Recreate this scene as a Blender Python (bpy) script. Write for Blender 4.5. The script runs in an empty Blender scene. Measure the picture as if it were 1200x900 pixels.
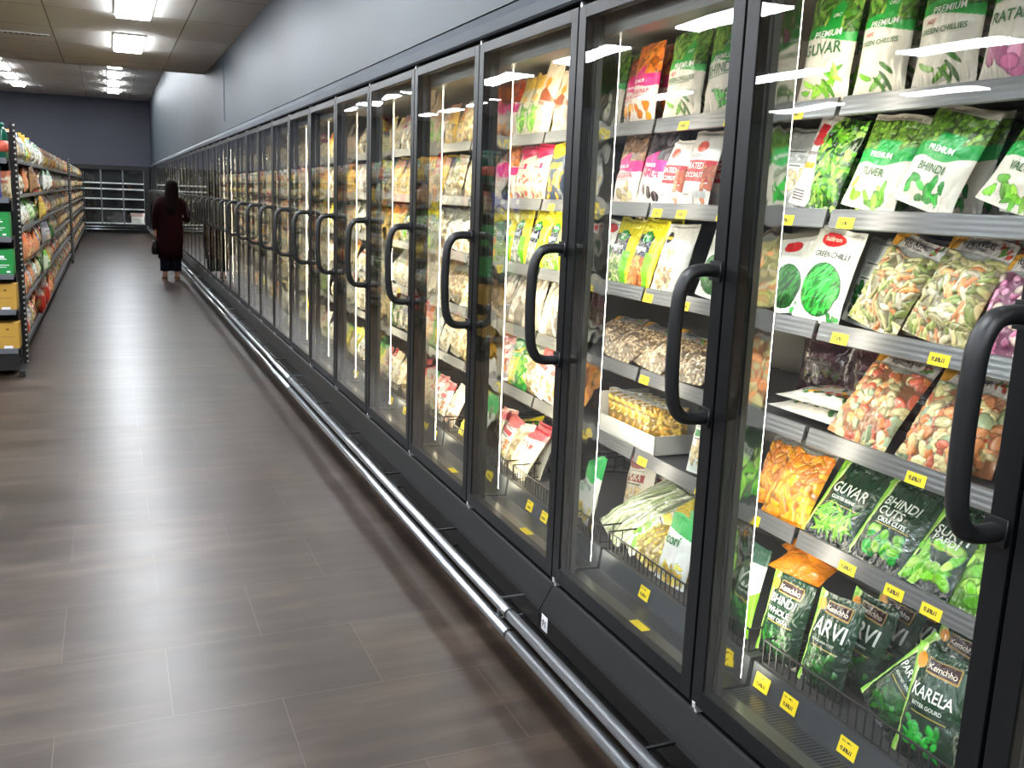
import bpy, bmesh, math, random
import numpy as np
from mathutils import Matrix, Vector
R = math.radians
SC = bpy.context.scene
COL = SC.collection

# ------------------------------------------------------------------ camera
def set_camera():
    f, yaw, pitch, roll, H = 1100.9, 0.4063, 0.19383, 0.03895, 1.4964
    fwd = Vector((math.sin(yaw)*math.cos(pitch), math.cos(yaw)*math.cos(pitch), -math.sin(pitch)))
    right = Vector((math.cos(yaw), -math.sin(yaw), 0)); up = right.cross(fwd)
    r = right*math.cos(roll)+up*math.sin(roll); u = up*math.cos(roll)-right*math.sin(roll)
    cd = bpy.data.cameras.new('camera'); cd.sensor_width = 36; cd.lens = f/1200*36
    cd.clip_start = .05; cd.clip_end = 200
    co = bpy.data.objects.new('camera', cd); COL.objects.link(co)
    m = Matrix((r, u, -fwd)).transposed().to_4x4(); m.translation = (0, 0, H)
    co.matrix_world = m
    SC.camera = co
set_camera()
# ------------------------------------------------------------------ world, exposure
PANEL_POWER = 43.0
LED_POWER = 13.5
W = bpy.data.worlds.new('world'); SC.world = W; W.use_nodes = True
W.node_tree.nodes['Background'].inputs[0].default_value = (.6, .7, .8, 1)
W.node_tree.nodes['Background'].inputs[1].default_value = .05
SC.view_settings.view_transform = 'Standard'; SC.view_settings.look = 'None'
SC.view_settings.exposure = 0.3; SC.view_settings.gamma = 1.0; SC.view_settings.use_curve_mapping = False
cy = SC.cycles
cy.max_bounces = 8; cy.diffuse_bounces = 3; cy.glossy_bounces = 4; cy.transmission_bounces = 4
cy.transparent_max_bounces = 16; cy.sample_clamp_indirect = 4.0; cy.caustics_reflective = False; cy.caustics_refractive = False

# ------------------------------------------------------------------ materials
def s2l(c):
    return tuple(((x/12.92) if x <= .04045 else ((x+.055)/1.055)**2.4) for x in c[:3])
def mat(name, col, rough=.5, metal=0., emit=None, power=0., coat=0., spec=.5):
    m = bpy.data.materials.new(name); m.use_nodes = True
    b = m.node_tree.nodes['Principled BSDF']
    b.inputs['Base Color'].default_value = (*s2l(col), 1)
    b.inputs['Roughness'].default_value = rough; b.inputs['Metallic'].default_value = metal
    b.inputs['Coat Weight'].default_value = coat; b.inputs['Coat Roughness'].default_value = .08
    b.inputs['Specular IOR Level'].default_value = spec
    if emit:
        b.inputs['Emission Color'].default_value = (*s2l(emit), 1); b.inputs['Emission Strength'].default_value = power
    return m
def nd(m, t, **kw):
    n = m.node_tree.nodes.new(t)
    for k, v in kw.items(): setattr(n, k, v)
    return n
def lk(m, a, b): m.node_tree.links.new(a, b)
def bsdf(m): return m.node_tree.nodes['Principled BSDF']
def math_n(m, op, a, b=None, clamp=False):
    n = nd(m, 'ShaderNodeMath', operation=op, use_clamp=clamp)
    for i, v in enumerate((a, b)):
        if v is None: continue
        if isinstance(v, (int, float)): n.inputs[i].default_value = v
        else: lk(m, v, n.inputs[i])
    return n.outputs[0]
def mixc(m, fac, a, b):
    n = nd(m, 'ShaderNodeMix', data_type='RGBA')
    for i, v in ((0, fac), (6, a), (7, b)):
        if isinstance(v, (int, float)): n.inputs[i].default_value = v
        elif isinstance(v, tuple): n.inputs[i].default_value = (*s2l(v), 1)
        else: lk(m, v, n.inputs[i])
    return n.outputs[2]
def noise(m, scale, vec=None, detail=3, rough=.5):
    n = nd(m, 'ShaderNodeTexNoise'); n.inputs['Scale'].default_value = scale
    n.inputs['Detail'].default_value = detail; n.inputs['Roughness'].default_value = rough
    if vec is not None: lk(m, vec, n.inputs['Vector'])
    return n.outputs['Fac']
def geo_pos(m): return nd(m, 'ShaderNodeNewGeometry').outputs['Position']
def mapping(m, vec, loc=(0,0,0), scale=(1,1,1)):
    n = nd(m, 'ShaderNodeMapping'); n.inputs['Location'].default_value = loc; n.inputs['Scale'].default_value = scale
    lk(m, vec, n.inputs['Vector']); return n.outputs[0]
def bump(m, h, strength, dist=.01):
    n = nd(m, 'ShaderNodeBump'); n.inputs['Strength'].default_value = strength; n.inputs['Distance'].default_value = dist
    lk(m, h, n.inputs['Height']); lk(m, n.outputs[0], bsdf(m).inputs['Normal'])
def ramp(m, fac, pts):
    n = nd(m, 'ShaderNodeValToRGB'); e = n.color_ramp.elements
    while len(e) < len(pts): e.new(.5)
    for q, (p, c) in zip(e, pts): q.position = p; q.color = (*s2l(c), 1)
    lk(m, fac, n.inputs[0]); return n.outputs[0]

M = {}
M['frame'] = mat('black_anodised', (.04, .045, .055), .38, 0, spec=.35)
M['gasket'] = mat('grey_gasket', (.30, .30, .29), .4)
_m = M['gasket']; _w = nd(_m, 'ShaderNodeTexWave', wave_type='BANDS', bands_direction='Y'); _w.inputs['Scale'].default_value = 22
lk(_m, geo_pos(_m), _w.inputs['Vector']); bump(_m, _w.outputs['Fac'], .8, .004)
lk(_m, ramp(_m, _w.outputs['Fac'], [(0, (.13, .13, .13)), (1, (.36, .36, .34))]), bsdf(_m).inputs['Base Color'])
M['handle'] = mat('black_plastic', (.07, .075, .085), .42)
M['kick'] = mat('black_gloss_panel', (.06, .06, .063), .42, spec=.2)
M['trim'] = mat('grey_canopy_metal', (.27, .29, .315), .6, .1, spec=.25)
M['dark'] = mat('matt_black', (.04, .04, .045), .7)  # plain black of vent backing, header rails and joint rings
M['inner'] = mat('cabinet_liner', (.50, .49, .465), .35, .1)
M['deck'] = mat('shelf_deck', (.30, .30, .31), .45, .3)
M['rail'] = mat('price_rail_plastic', (.46, .46, .465), .30, .45)
_m = M['rail']; _w = nd(_m, 'ShaderNodeTexWave', wave_type='BANDS', bands_direction='Z'); _w.inputs['Scale'].default_value = 26
lk(_m, geo_pos(_m), _w.inputs['Vector']); bump(_m, _w.outputs['Fac'], .14, .003)
M['basepan'] = mat('base_panel', (.27, .285, .30), .38, .2)
M['strip'] = mat('brushed_strip', (.50, .49, .46), .3, .8)
M['wire'] = mat('black_wire', (.10, .10, .11), .35)
M['mirror'] = mat('polished_cover', (.88, .88, .86), .06, 1.)
_m = M['mirror']; bump(_m, noise(_m, 1., mapping(_m, geo_pos(_m), scale=(20, 4, 14)), 1), .10, .02)
M['led'] = mat('led_diffuser', (1, 1, 1), .5, emit=(1., .96, .88), power=LED_POWER)
M['led_warm'] = mat('led_diffuser_warm', (1, 1, 1), .5, emit=(1., .94, .80), power=LED_POWER*2.4)
M['chrome'] = mat('satin_chrome', (.74, .76, .78), .3, 1.)
M['hinge'] = mat('bright_hinge', (.85, .85, .84), .35, .5)
M['panel'] = mat('ceiling_panel', (1, 1, 1), .5, emit=(.96, .98, 1.), power=PANEL_POWER)
M['white'] = mat('white_paint', (.86, .86, .85), .4)
M['black_metal'] = mat('gondola_black', (.06, .06, .065), .4)
M['lip'] = mat('gondola_grey_lip', (.40, .415, .44), .4, .3)
M['sticker'] = mat('white_sticker', (.93, .93, .95), .5)
M['ink'] = mat('black_ink', (.03, .03, .04), .5)
M['card'] = mat('white_card', (.88, .86, .82), .6)
M['pinkcard'] = mat('printed_carton', (.92, .80, .76), .6)
M['skin'] = mat('skin', (.70, .50, .40), .5)
M['hair'] = mat('dark_brown_hair', (.06, .03, .022), .8, spec=.1)
_m = M['hair']; bump(_m, noise(_m, 1., mapping(_m, geo_pos(_m), scale=(160, 160, 6))), .12, .004)
M['coat'] = mat('maroon_cloth', (.13, .025, .045), .85, spec=.1)
_m = M['coat']; bump(_m, noise(_m, 14, None, 4), .25, .02)
M['trousers'] = mat('navy_cloth', (.07, .075, .13), .85, spec=.2)
M['leather'] = mat('black_leather', (.04, .04, .045), .35)
M['shoe'] = mat('tan_sandal', (.62, .50, .42), .5)

def glass_mat():
    m = bpy.data.materials.new('door_glass'); m.use_nodes = True; nt = m.node_tree; nt.nodes.clear()
    o = nd(m, 'ShaderNodeOutputMaterial'); t = nd(m, 'ShaderNodeBsdfTransparent'); g = nd(m, 'ShaderNodeBsdfGlossy')
    t.inputs[0].default_value = (.97, .985, .98, 1); g.inputs[0].default_value = (1, 1, 1, 1); g.inputs['Roughness'].default_value = .012
    lw = nd(m, 'ShaderNodeLayerWeight'); lw.inputs[0].default_value = .5       # Schlick's curve, the same on both faces of the pane
    fr = math_n(m, 'ADD', math_n(m, 'MULTIPLY', math_n(m, 'POWER', lw.outputs['Facing'], 5.), .965), .036)
    b = nd(m, 'ShaderNodeBump'); b.inputs['Strength'].default_value = .12; b.inputs['Distance'].default_value = .02
    lk(m, noise(m, 1., mapping(m, geo_pos(m), scale=(1, 2.2, 1.6)), 1), b.inputs['Height']); lk(m, b.outputs[0], g.inputs['Normal'])
    mx = nd(m, 'ShaderNodeMixShader'); lk(m, fr, mx.inputs[0]); lk(m, t.outputs[0], mx.inputs[1]); lk(m, g.outputs[0], mx.inputs[2])
    lk(m, mx.outputs[0], o.inputs[0]); return m
M['glass'] = glass_mat()

def floor_mat():
    m = mat('vinyl_planks', (.3, .28, .26), .3)
    p = geo_pos(m)
    br = nd(m, 'ShaderNodeTexBrick', offset=.5, offset_frequency=2, squash=1.)
    lk(m, mapping(m, p, loc=(-.113+.309+61.8, -2.632+43.94, 0)), br.inputs['Vector'])
    br.inputs['Scale'].default_value = 1; br.inputs['Brick Width'].default_value = .618; br.inputs['Row Height'].default_value = .4394
    br.inputs['Mortar Size'].default_value = .0016; br.inputs['Mortar Smooth'].default_value = .3; br.inputs['Bias'].default_value = 0
    br.inputs['Color1'].default_value = (.35, .35, .35, 1); br.inputs['Color2'].default_value = (.65, .65, .65, 1); br.inputs['Mortar'].default_value = (0, 0, 0, 1)
    tile = nd(m, 'ShaderNodeSeparateColor'); lk(m, br.outputs['Color'], tile.inputs[0])
    n1 = noise(m, 1., mapping(m, p, scale=(2.2, 11, 1)), 4, .5)
    n2 = noise(m, 1., mapping(m, p, scale=(1.3, 4, 1)), 3, .5)
    n3 = noise(m, 1., mapping(m, p, scale=(8, 60, 1)), 4, .6)
    s = math_n(m, 'ADD', math_n(m, 'MULTIPLY', n1, .5), math_n(m, 'MULTIPLY', n2, .35))
    s = math_n(m, 'ADD', s, math_n(m, 'MULTIPLY', n3, .15))
    s = math_n(m, 'ADD', s, math_n(m, 'MULTIPLY', math_n(m, 'SUBTRACT', tile.outputs[0], .5), .30))
    c = ramp(m, s, [(.30, (.13, .10, .082)), (.5, (.22, .176, .148)), (.70, (.33, .278, .24))])
    c = mixc(m, br.outputs['Fac'], c, (.34, .30, .28))
    lk(m, c, bsdf(m).inputs['Base Color'])
    r = math_n(m, 'ADD', math_n(m, 'MULTIPLY', n2, .12), .28); lk(m, r, bsdf(m).inputs['Roughness'])
    h = math_n(m, 'ADD', math_n(m, 'MULTIPLY', n2, .3), math_n(m, 'MULTIPLY', br.outputs['Fac'], -1.))
    bump(m, h, .05, .003)
    bsdf(m).inputs['Specular IOR Level'].default_value = .5
    return m
M['floor'] = floor_mat()

def grid_ceiling(name, x0, y0, dy):
    m = mat(name, (.92, .90, .87), .8, spec=.2)
    p = nd(m, 'ShaderNodeSeparateXYZ'); lk(m, geo_pos(m), p.inputs[0])
    def line(v, off, step):
        f = math_n(m, 'FRACT', math_n(m, 'DIVIDE', math_n(m, 'SUBTRACT', v, off), step))
        a = math_n(m, 'ABSOLUTE', math_n(m, 'SUBTRACT', f, .5))
        return math_n(m, 'GREATER_THAN', a, .5-.007/step)
    l = math_n(m, 'MAXIMUM', line(p.outputs[0], x0-50*1.19, 1.19), line(p.outputs[1], y0-50*dy, dy))
    c = mixc(m, l, (.95, .94, .92), (.62, .60, .58)); lk(m, c, bsdf(m).inputs['Base Color'])
    return m
M['ceil_near'] = grid_ceiling('ceiling_tiles_near', .735, 9.62, 1.2)
M['ceil_far'] = grid_ceiling('ceiling_tiles_far', .72, 24.0, 1.2)
def wall_mat(name, c):
    m = mat(name, c, .5, spec=.3); n = noise(m, 1., mapping(m, geo_pos(m), scale=(1, 1.6, .12)), 3)
    lk(m, mixc(m, n, tuple(x*.93 for x in c), tuple(x*1.07 for x in c)), bsdf(m).inputs['Base Color'])
    bump(m, noise(m, 90), .05, .003); return m
M['wall'] = wall_mat('blue_grey_wall', (.215, .242, .265))
M['wall_end'] = wall_mat('slate_wall', (.245, .258, .30))

def ticket_mat():
    m = mat('yellow_ticket', (.98, .86, .10), .45)
    tc = nd(m, 'ShaderNodeTexCoord'); s = nd(m, 'ShaderNodeSeparateXYZ'); lk(m, tc.outputs['Generated'], s.inputs[0])
    def band(v, a, b): return math_n(m, 'MULTIPLY', math_n(m, 'GREATER_THAN', v, a), math_n(m, 'LESS_THAN', v, b))
    y, z = s.outputs[1], s.outputs[2]
    n = noise(m, 1., mapping(m, tc.outputs['Generated'], scale=(1, 26, 3)), 1)
    gap = math_n(m, 'GREATER_THAN', n, .44)
    big = math_n(m, 'MULTIPLY', band(z, .22, .46), band(y, .22, .86))
    sm = math_n(m, 'MULTIPLY', band(z, .74, .84), band(y, .35, .92))
    k = math_n(m, 'MULTIPLY', math_n(m, 'MAXIMUM', big, sm), gap)
    lk(m, mixc(m, k, (.98, .86, .10), (.22, .19, .06)), bsdf(m).inputs['Base Color']); return m
M['ticket'] = ticket_mat()
def grille_mat():
    m = mat('slotted_grille', (.3, .31, .32), .35, .4)
    s = nd(m, 'ShaderNodeSeparateXYZ'); lk(m, geo_pos(m), s.inputs[0])
    f = math_n(m, 'FRACT', math_n(m, 'DIVIDE', math_n(m, 'ADD', s.outputs[1], 20), .011))
    k = math_n(m, 'MULTIPLY', math_n(m, 'GREATER_THAN', f, .55), math_n(m, 'MULTIPLY', math_n(m, 'GREATER_THAN', s.outputs[0], 1.338), math_n(m, 'LESS_THAN', s.outputs[0], 1.392)))
    lk(m, mixc(m, k, (.30, .31, .32), (.03, .03, .03)), bsdf(m).inputs['Base Color']); return m
M['grille'] = grille_mat()

def attr_mat(name, rough, coat, bscale, bstr, spec=.5, metal=0.):
    m = mat(name, (1, 1, 1), rough, metal, coat=coat, spec=spec)
    a = nd(m, 'ShaderNodeVertexColor', layer_name='Col'); lk(m, a.outputs[0], bsdf(m).inputs['Base Color'])
    tc = nd(m, 'ShaderNodeTexCoord')
    n = nd(m, 'ShaderNodeTexNoise'); n.inputs['Scale'].default_value = bscale; n.inputs['Detail'].default_value = 2
    n.inputs['Distortion'].default_value = 1.6
    lk(m, tc.outputs['Object'], n.inputs['Vector'])
    bump(m, n.outputs['Fac'], bstr, .02); return m
M['bag'] = attr_mat('printed_film', .38, .2, 18, .16)
M['foil'] = attr_mat('glossy_film', .22, .55, 24, .42)
M['clear'] = attr_mat('clear_film_over_food', .35, .9, 30, .4)

# ------------------------------------------------------------------ mesh helpers
class MB:
    def __init__(s): s.v = []; s.f = []
    def box(s, a, b):
        x0, y0, z0 = a; x1, y1, z1 = b; n = len(s.v)
        s.v += [(x0,y0,z0),(x1,y0,z0),(x1,y1,z0),(x0,y1,z0),(x0,y0,z1),(x1,y0,z1),(x1,y1,z1),(x0,y1,z1)]
        s.f += [tuple(n+i for i in q) for q in ((0,3,2,1),(4,5,6,7),(0,1,5,4),(1,2,6,5),(2,3,7,6),(3,0,4,7))]
        return s
    def quad(s, *p): n = len(s.v); s.v += list(p); s.f.append(tuple(range(n, n+len(p)))); return s
    def prism_y(s, prof, y0, y1, close=True):      # prof in (x,z), extruded along y
        n = len(s.v); k = len(prof)
        s.v += [(x, y0, z) for x, z in prof]+[(x, y1, z) for x, z in prof]
        for i in range(k if close else k-1):
            j = (i+1) % k; s.f.append((n+i, n+j, n+k+j, n+k+i))
        if close: s.f.append(tuple(n+i for i in range(k-1, -1, -1))); s.f.append(tuple(n+k+i for i in range(k)))
        return s
    def tube(s, pts, r, seg=10, closed=False, flat=1.):
        pts = [Vector(p) for p in pts]; n0 = len(s.v); k = len(pts); ref = Vector((0, 1, 0))
        for i, p in enumerate(pts):
            t = (pts[min(i+1, k-1)]-pts[max(i-1, 0)]).normalized()
            rf = ref if abs(t.dot(ref)) < .95 else Vector((1, 0, 0))
            a = t.cross(rf).normalized(); b = t.cross(a).normalized()
            rr = r[i] if isinstance(r, (list, tuple)) else r
            for j in range(seg):
                th = 2*math.pi*j/seg; s.v.append(tuple(p+a*rr*flat*math.cos(th)+b*rr*math.sin(th)))
        for i in range(k-1):
            for j in range(seg):
                a0 = n0+i*seg+j; a1 = n0+i*seg+(j+1) % seg; s.f.append((a0, a1, a1+seg, a0+seg))
        s.f.append(tuple(n0+j for j in range(seg-1, -1, -1))); s.f.append(tuple(n0+(k-1)*seg+j for j in range(seg)))
        return s
    def loft(s, rings, seg=24):                     # ring = (cx,cy,z,rx,ry[,rot])
        n0 = len(s.v)
        for q in rings:
            cx, cy_, z, rx, ry = q[:5]; ro = q[5] if len(q) > 5 else 0
            for j in range(seg):
                th = 2*math.pi*j/seg; x, y = rx*math.cos(th), ry*math.sin(th)
                s.v.append((cx+x*math.cos(ro)-y*math.sin(ro), cy_+x*math.sin(ro)+y*math.cos(ro), z))
        for i in range(len(rings)-1):
            for j in range(seg):
                a0 = n0+i*seg+j; a1 = n0+i*seg+(j+1) % seg; s.f.append((a0, a1, a1+seg, a0+seg))
        s.f.append(tuple(n0+j for j in range(seg-1, -1, -1))); s.f.append(tuple(n0+(len(rings)-1)*seg+j for j in range(seg)))
        return s
    def mesh(s, name, m, smooth=False, bevel=0.):
        me = bpy.data.meshes.new(name); me.from_pydata(s.v, [], s.f)
        if bevel:
            bm = bmesh.new(); bm.from_mesh(me)
            bmesh.ops.bevel(bm, geom=[e for e in bm.edges if e.is_manifold and e.calc_face_angle(0) > .5], offset=bevel, segments=2, affect='EDGES', profile=.6)
            bm.to_mesh(me); bm.free()
        me.materials.append(M[m] if isinstance(m, str) else m)
        if smooth: me.polygons.foreach_set('use_smooth', [True]*len(me.polygons))
        return me
    def build(s, name, m, parent=None, smooth=False, bevel=0.):
        return link(name, s.mesh(name, m, smooth, bevel), parent)
def link(name, data, parent=None, loc=None):
    o = bpy.data.objects.new(name, data); COL.objects.link(o)
    if parent: o.parent = parent
    if loc: o.location = loc
    return o
def tag(o, label, cat=None, group=None):
    o['label'] = label
    if cat: o['category'] = cat
    if group: o['group'] = group
    return o
def struct(o): o['kind'] = 'structure'; return o
def empty(name, loc, label, cat, group=None):
    o = link(name, None, None, loc); o.empty_display_size = .05; return tag(o, label, cat, group)
def clone(o, parent=None, loc=None):
    c = o.copy(); COL.objects.link(c)
    if parent is not None: c.parent = parent
    if loc is not None: c.location = loc
    for ch in list(o.children): clone(ch, c)
    return c
ORD = ['zeroth', 'first', 'second', 'third', 'fourth', 'fifth', 'sixth', 'seventh', 'eighth', 'ninth', 'tenth', 'eleventh', 'twelfth',
       'thirteenth', 'fourteenth', 'fifteenth', 'sixteenth', 'seventeenth', 'eighteenth', 'nineteenth', 'twentieth']

# ------------------------------------------------------------------ room
XW, YF, YB, XL = 1.27, 32.95, -5.0, -9.0
YBULK = 13.95
struct(MB().box((XL, YB, -.1), (2.3, YF, 0)).build('floor', 'floor'))
struct(MB().box((XL, YB, 3.0), (XW+.1, YBULK, 3.06)).build('ceiling', 'ceil_near'))
struct(MB().box((XL, YBULK, 4.05), (XW+.1, YF, 4.11)).build('ceiling', 'ceil_far'))
struct(MB().box((XL, YBULK-.06, 3.0), (XW+.1, YBULK, 4.11)).build('ceiling', 'white'))
struct(MB().box((XW, YB, 2.145), (XW+.1, YF, 4.11)).build('wall_right', 'wall'))
struct(MB().box((2.25, YB, 0), (2.35, YF, 2.2)).build('wall_rear', 'wall'))
struct(MB().box((XL, YF, 0), (2.35, YF+.1, 4.11)).build('wall_far', 'wall_end'))
struct(MB().box((XL-.1, YB, 0), (XL, YF, 4.11)).build('wall_left', 'wall_end'))
struct(MB().box((XL, YB-.1, 0), (2.35, YB, 4.11)).build('wall_near', 'wall'))
# upper end wall sits flush above the end cabinet
struct(MB().box((XL, 32.30, 2.06), (XW, YF, 4.05)).build('wall_far_upper', 'wall_end'))
struct(MB().box((XW-.006, 11.6, 2.25), (XW+.001, 11.625, 2.9)).build('trim_1', 'wall_end'))

# ------------------------------------------------------------------ ceiling lights
def light_meshes():
    d = MB().box((-.14, -.6, -.028), (.14, .6, .004)).mesh('diffuser', 'panel')  # shaped to hang below the ceiling so its glowing sides brighten the tiles
    f = MB()
    for a, b in (((-.155, -.615, -.008), (-.14, .615, .02)), ((.14, -.615, -.008), (.155, .615, .02)),
                 ((-.14, -.615, -.008), (.14, -.6, .02)), ((-.14, .6, -.008), (.14, .615, .02))): f.box(a, b)
    return d, f.mesh('light_frame', 'white')
LD, LF = light_meshes()
def ceil_light(x, y, z, label, group):
    e = empty('ceiling_light', (x, y, z-.012), label, 'ceiling light', group)
    link('diffuser', LD, e); link('light_frame', LF, e)
for i, x in enumerate((.27, -2.12, -4.5, -6.9)):
    for j in range(7):
        y = 11.4-2.4*j
        if i == 0 and j < 2:
            lab = ('white ceiling light panel over the aisle, just before the raised ceiling begins',
                   'white ceiling light panel over the aisle, cut by the top edge of the photo')[j]
            g = 'light panels in the low ceiling over the aisle'
        elif i == 1 and 1 < j < 6: lab = f'ceiling light panel mirrored in the freezer glass, {ORD[j]} along its row'; g = 'light panels of the row left of the aisle'
        else: lab = 'white ceiling light panel of the low ceiling outside the photo'; g = 'light panels outside the photo'
        ceil_light(x, y, 3.0, lab, g)
for i, x in enumerate((.25, -2.12, -4.5, -6.9)):
    for j in range(7):
        y = 29.3-2.1*j
        w = ('last', 'middle', 'first')
        if i == 0 and j < 3: lab = f'small light panel in raised ceiling above aisle end, {("nearest the end wall","middle of three","nearest camera of three")[j]}'; g = 'panels in the raised ceiling above the aisle'
        elif i == 1 and j < 3: lab = f'small light panel in raised ceiling at top left, {("nearest the end wall","middle of three","nearest camera of three")[j]}'; g = 'panels in the raised ceiling at the photo edge'
        else: lab = 'white ceiling light panel of the raised ceiling outside the photo'; g = 'raised ceiling panels outside the photo'
        ceil_light(x, y, 4.05, lab, g)
# linear ceiling vent
v = empty('ceiling_vent', (-1.1, 11.45, 2.998), 'long slotted air vent set in the near ceiling', 'ceiling vent')
MB().box((-.6, -.06, -.006), (.58, .06, .0)).build('vent_back', 'dark', v)
vf = MB(); vf.box((-.62, -.075, -.014), (.6, -.06, 0)); vf.box((-.62, .06, -.014), (.6, .075, 0)); vf.box((-.62, -.06, -.014), (-.6, .06, 0)); vf.box((.58, -.06, -.014), (.6, .06, 0)); vf.build('vent_frame', 'white', v)
vs = MB()
for k in range(22): vs.box((-.59+.053*k, -.06, -.012), (-.572+.053*k, .06, -.004))
vs.build('vent_slats', 'white', v)

# ------------------------------------------------------------------ freezer cabinets
PITCH, YJ = .7817, 2.502
ZS = {1: 1.738, 2: 1.492, 3: 1.236, 4: .984, 5: .728}
DOOR_Z0, DOOR_Z1 = .334, 2.032
XF, XB = 1.237, 1.264
def door_frame_mesh():
    f = MB(); w = PITCH-.008; s = .042
    f.box((XF, .004, DOOR_Z0), (XB, .004+s, DOOR_Z1)); f.box((XF, w+.004-s, DOOR_Z0), (XB, w+.004, DOOR_Z1))
    f.box((XF, .004+s, DOOR_Z0), (XB, w+.004-s, DOOR_Z0+.046)); f.box((XF, .004+s, DOOR_Z1-.034), (XB, w+.004-s, DOOR_Z1))
    return f.mesh('door_frame', 'frame', bevel=.0015)
DF = door_frame_mesh()
DG = MB().box((1.2395, .045, DOOR_Z0+.046), (1.241, PITCH-.045, DOOR_Z1-.034)).mesh('glass', 'glass')
def handle_mesh():
    y = .030; z0, z1 = 1.008, 1.376
    pts = [(XF+.004, y, z1-.018), (1.205, y, z1-.016), (1.172, y, z1-.022), (1.152, y, z1-.045), (1.142, y, z1-.085), (1.138, y, (z0+z1)/2), (1.142, y, z0+.085), (1.152, y, z0+.045), (1.172, y, z0+.022), (1.205, y, z0+.016), (XF+.004, y, z0+.018)]
    # round out with a Catmull pass
    P = [Vector(p) for p in pts]; out = []
    for i in range(len(P)-1):
        a, b, c, d = P[max(i-1, 0)], P[i], P[i+1], P[min(i+2, len(P)-1)]
        for t in (0, .33, .66): out.append(.5*((2*b)+(c-a)*t+(2*a-5*b+4*c-d)*t*t+(3*b-a-3*c+d)*t**3))
    out.append(P[-1])
    m = MB(); m.tube(out, .0185, 12, flat=.8)
    for z in (z1-.018, z0+.018): m.box((XF-.006, y-.02, z-.022), (XF+.002, y+.02, z+.022))
    return m.mesh('handle', 'handle', smooth=False)
HM = handle_mesh(); HM.polygons.foreach_set('use_smooth', [len(p.vertices) == 4 and p.area < .0008 for p in HM.polygons])
def hinge_mesh(z, s):
    m = MB(); m.box((XF-.002, PITCH-.022, z-.008), (XF+.012, PITCH-.010, z+.008)); m.box((XF+.004, PITCH-.022, z), (XB, PITCH-.012, z+s*.02)); return m.mesh('hinge', 'hinge', bevel=.002)
HB, HT = hinge_mesh(DOOR_Z0-.002, -1), hinge_mesh(DOOR_Z1+.004, 1)
MUL = MB().box((1.283, -.040, .345), (1.299, .040, 2.02)).mesh('mullion', 'gasket')
COVER = MB().box((1.299, -.028, .37), (1.358, .028, 2.0)).mesh('light_cover', 'mirror')
def led_mesh():
    m = MB(); prof = [(1.3584, -.027), (1.3600, -.027), (1.3608, -.020), (1.361, 0), (1.3608, .020), (1.3600, .027), (1.3584, .027)]
    n = len(prof); m.v = [(x, y, .385) for x, y in prof]+[(x, y, 1.985) for x, y in prof]
    m.f = [(i, (i+1) % n, n+(i+1) % n, n+i) for i in range(n)]+[tuple(range(n-1, -1, -1)), tuple(range(n, 2*n))]
    return m.mesh('led_strip', 'led')
LEDM = led_mesh(); LEDW = LEDM.copy(); LEDW.materials.clear(); LEDW.materials.append(M['led_warm'])
def shelf_mesh():
    m = MB(); m.box((1.515, .012, -.018), (2.02, PITCH-.012, -.006))
    for y in (.006, PITCH-.010): m.prism_y([(1.52, -.02), (2.04, -.07), (2.04, -.006), (1.52, -.006)], y, y+.004)
    return m.mesh('shelf', 'deck')
SHELF = shelf_mesh()
RAIL = MB().prism_y([(1.500, -.030), (1.504, -.033), (1.516, .008), (1.513, .011), (1.509, .010)], .008, PITCH-.008).mesh('price_rail', 'rail')
def ticket_mesh(w, h):
    m = MB(); m.v = [(0, w/2, 0), (0, -w/2, 0), (.010*h/.036, -w/2, h), (.010*h/.036, w/2, h), (.0012, w/2, 0), (.0012, -w/2, 0), (.0012+.010*h/.036, -w/2, h), (.0012+.010*h/.036, w/2, h)]
    m.f = [(0, 1, 2, 3), (7, 6, 5, 4), (0, 4, 5, 1), (1, 5, 6, 2), (2, 6, 7, 3), (3, 7, 4, 0)]; return m.mesh('price_ticket', 'ticket')
TICK = ticket_mesh(.052, .036)
FLATT = MB().box((-.014, -.035, 0), (.014, .035, .001)).mesh('price_ticket', 'ticket')
BASEP = MB().prism_y([(1.285, .335), (1.285, .352), (1.330, .352), (1.330, .335)], .008, PITCH-.008).mesh('sill_strip', 'strip')
GRILL = MB().prism_y([(1.331, .330), (1.331, .350), (1.400, .346), (1.400, .330)], .008, PITCH-.008).mesh('air_grille', 'grille')
FRONTP = MB().prism_y([(1.401, .330), (1.411, .412), (1.417, .412), (1.42, .330)], .008, PITCH-.008).mesh('base_panel', 'basepan')
def basket_mesh():
    m = MB(); y0, y1 = .03, PITCH-.03
    for z, r in ((.476, .003), (.418, .0025)):
        m.tube([(1.418, y0, z), (1.418, y1, z)], r, 6); m.tube([(1.418, y0, z), (1.98, y0, z+.0)], r, 6); m.tube([(1.418, y1, z), (1.98, y1, z)], r, 6)
    n = 30
    for k in range(n+1):
        y = y0+(y1-y0)*k/n; m.box((1.4165, y-.0013, .414), (1.4195, y+.0013, .476))
    for k in range(12):
        for yy in (y0, y1): m.box((1.42+.045*k, yy-.0013, .414), (1.423+.045*k, yy+.0013, .476))
    return m.mesh('wire_basket', 'wire')
BASK = basket_mesh()
BDECK = MB().box((1.425, .02, .395), (2.02, PITCH-.02, .405)).mesh('base_deck', 'deck')
KICK = [(1.262, .312), (1.250, .312), (1.244, .306), (1.206, .240), (1.200, .228), (1.200, .168), (1.206, .160), (1.236, .152), (1.238, .132), (1.226, .122), (1.220, .100), (1.226, .078), (1.245, .066), (1.30, .060), (1.30, .0), (1.34, 0), (1.34, .312)]
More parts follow.
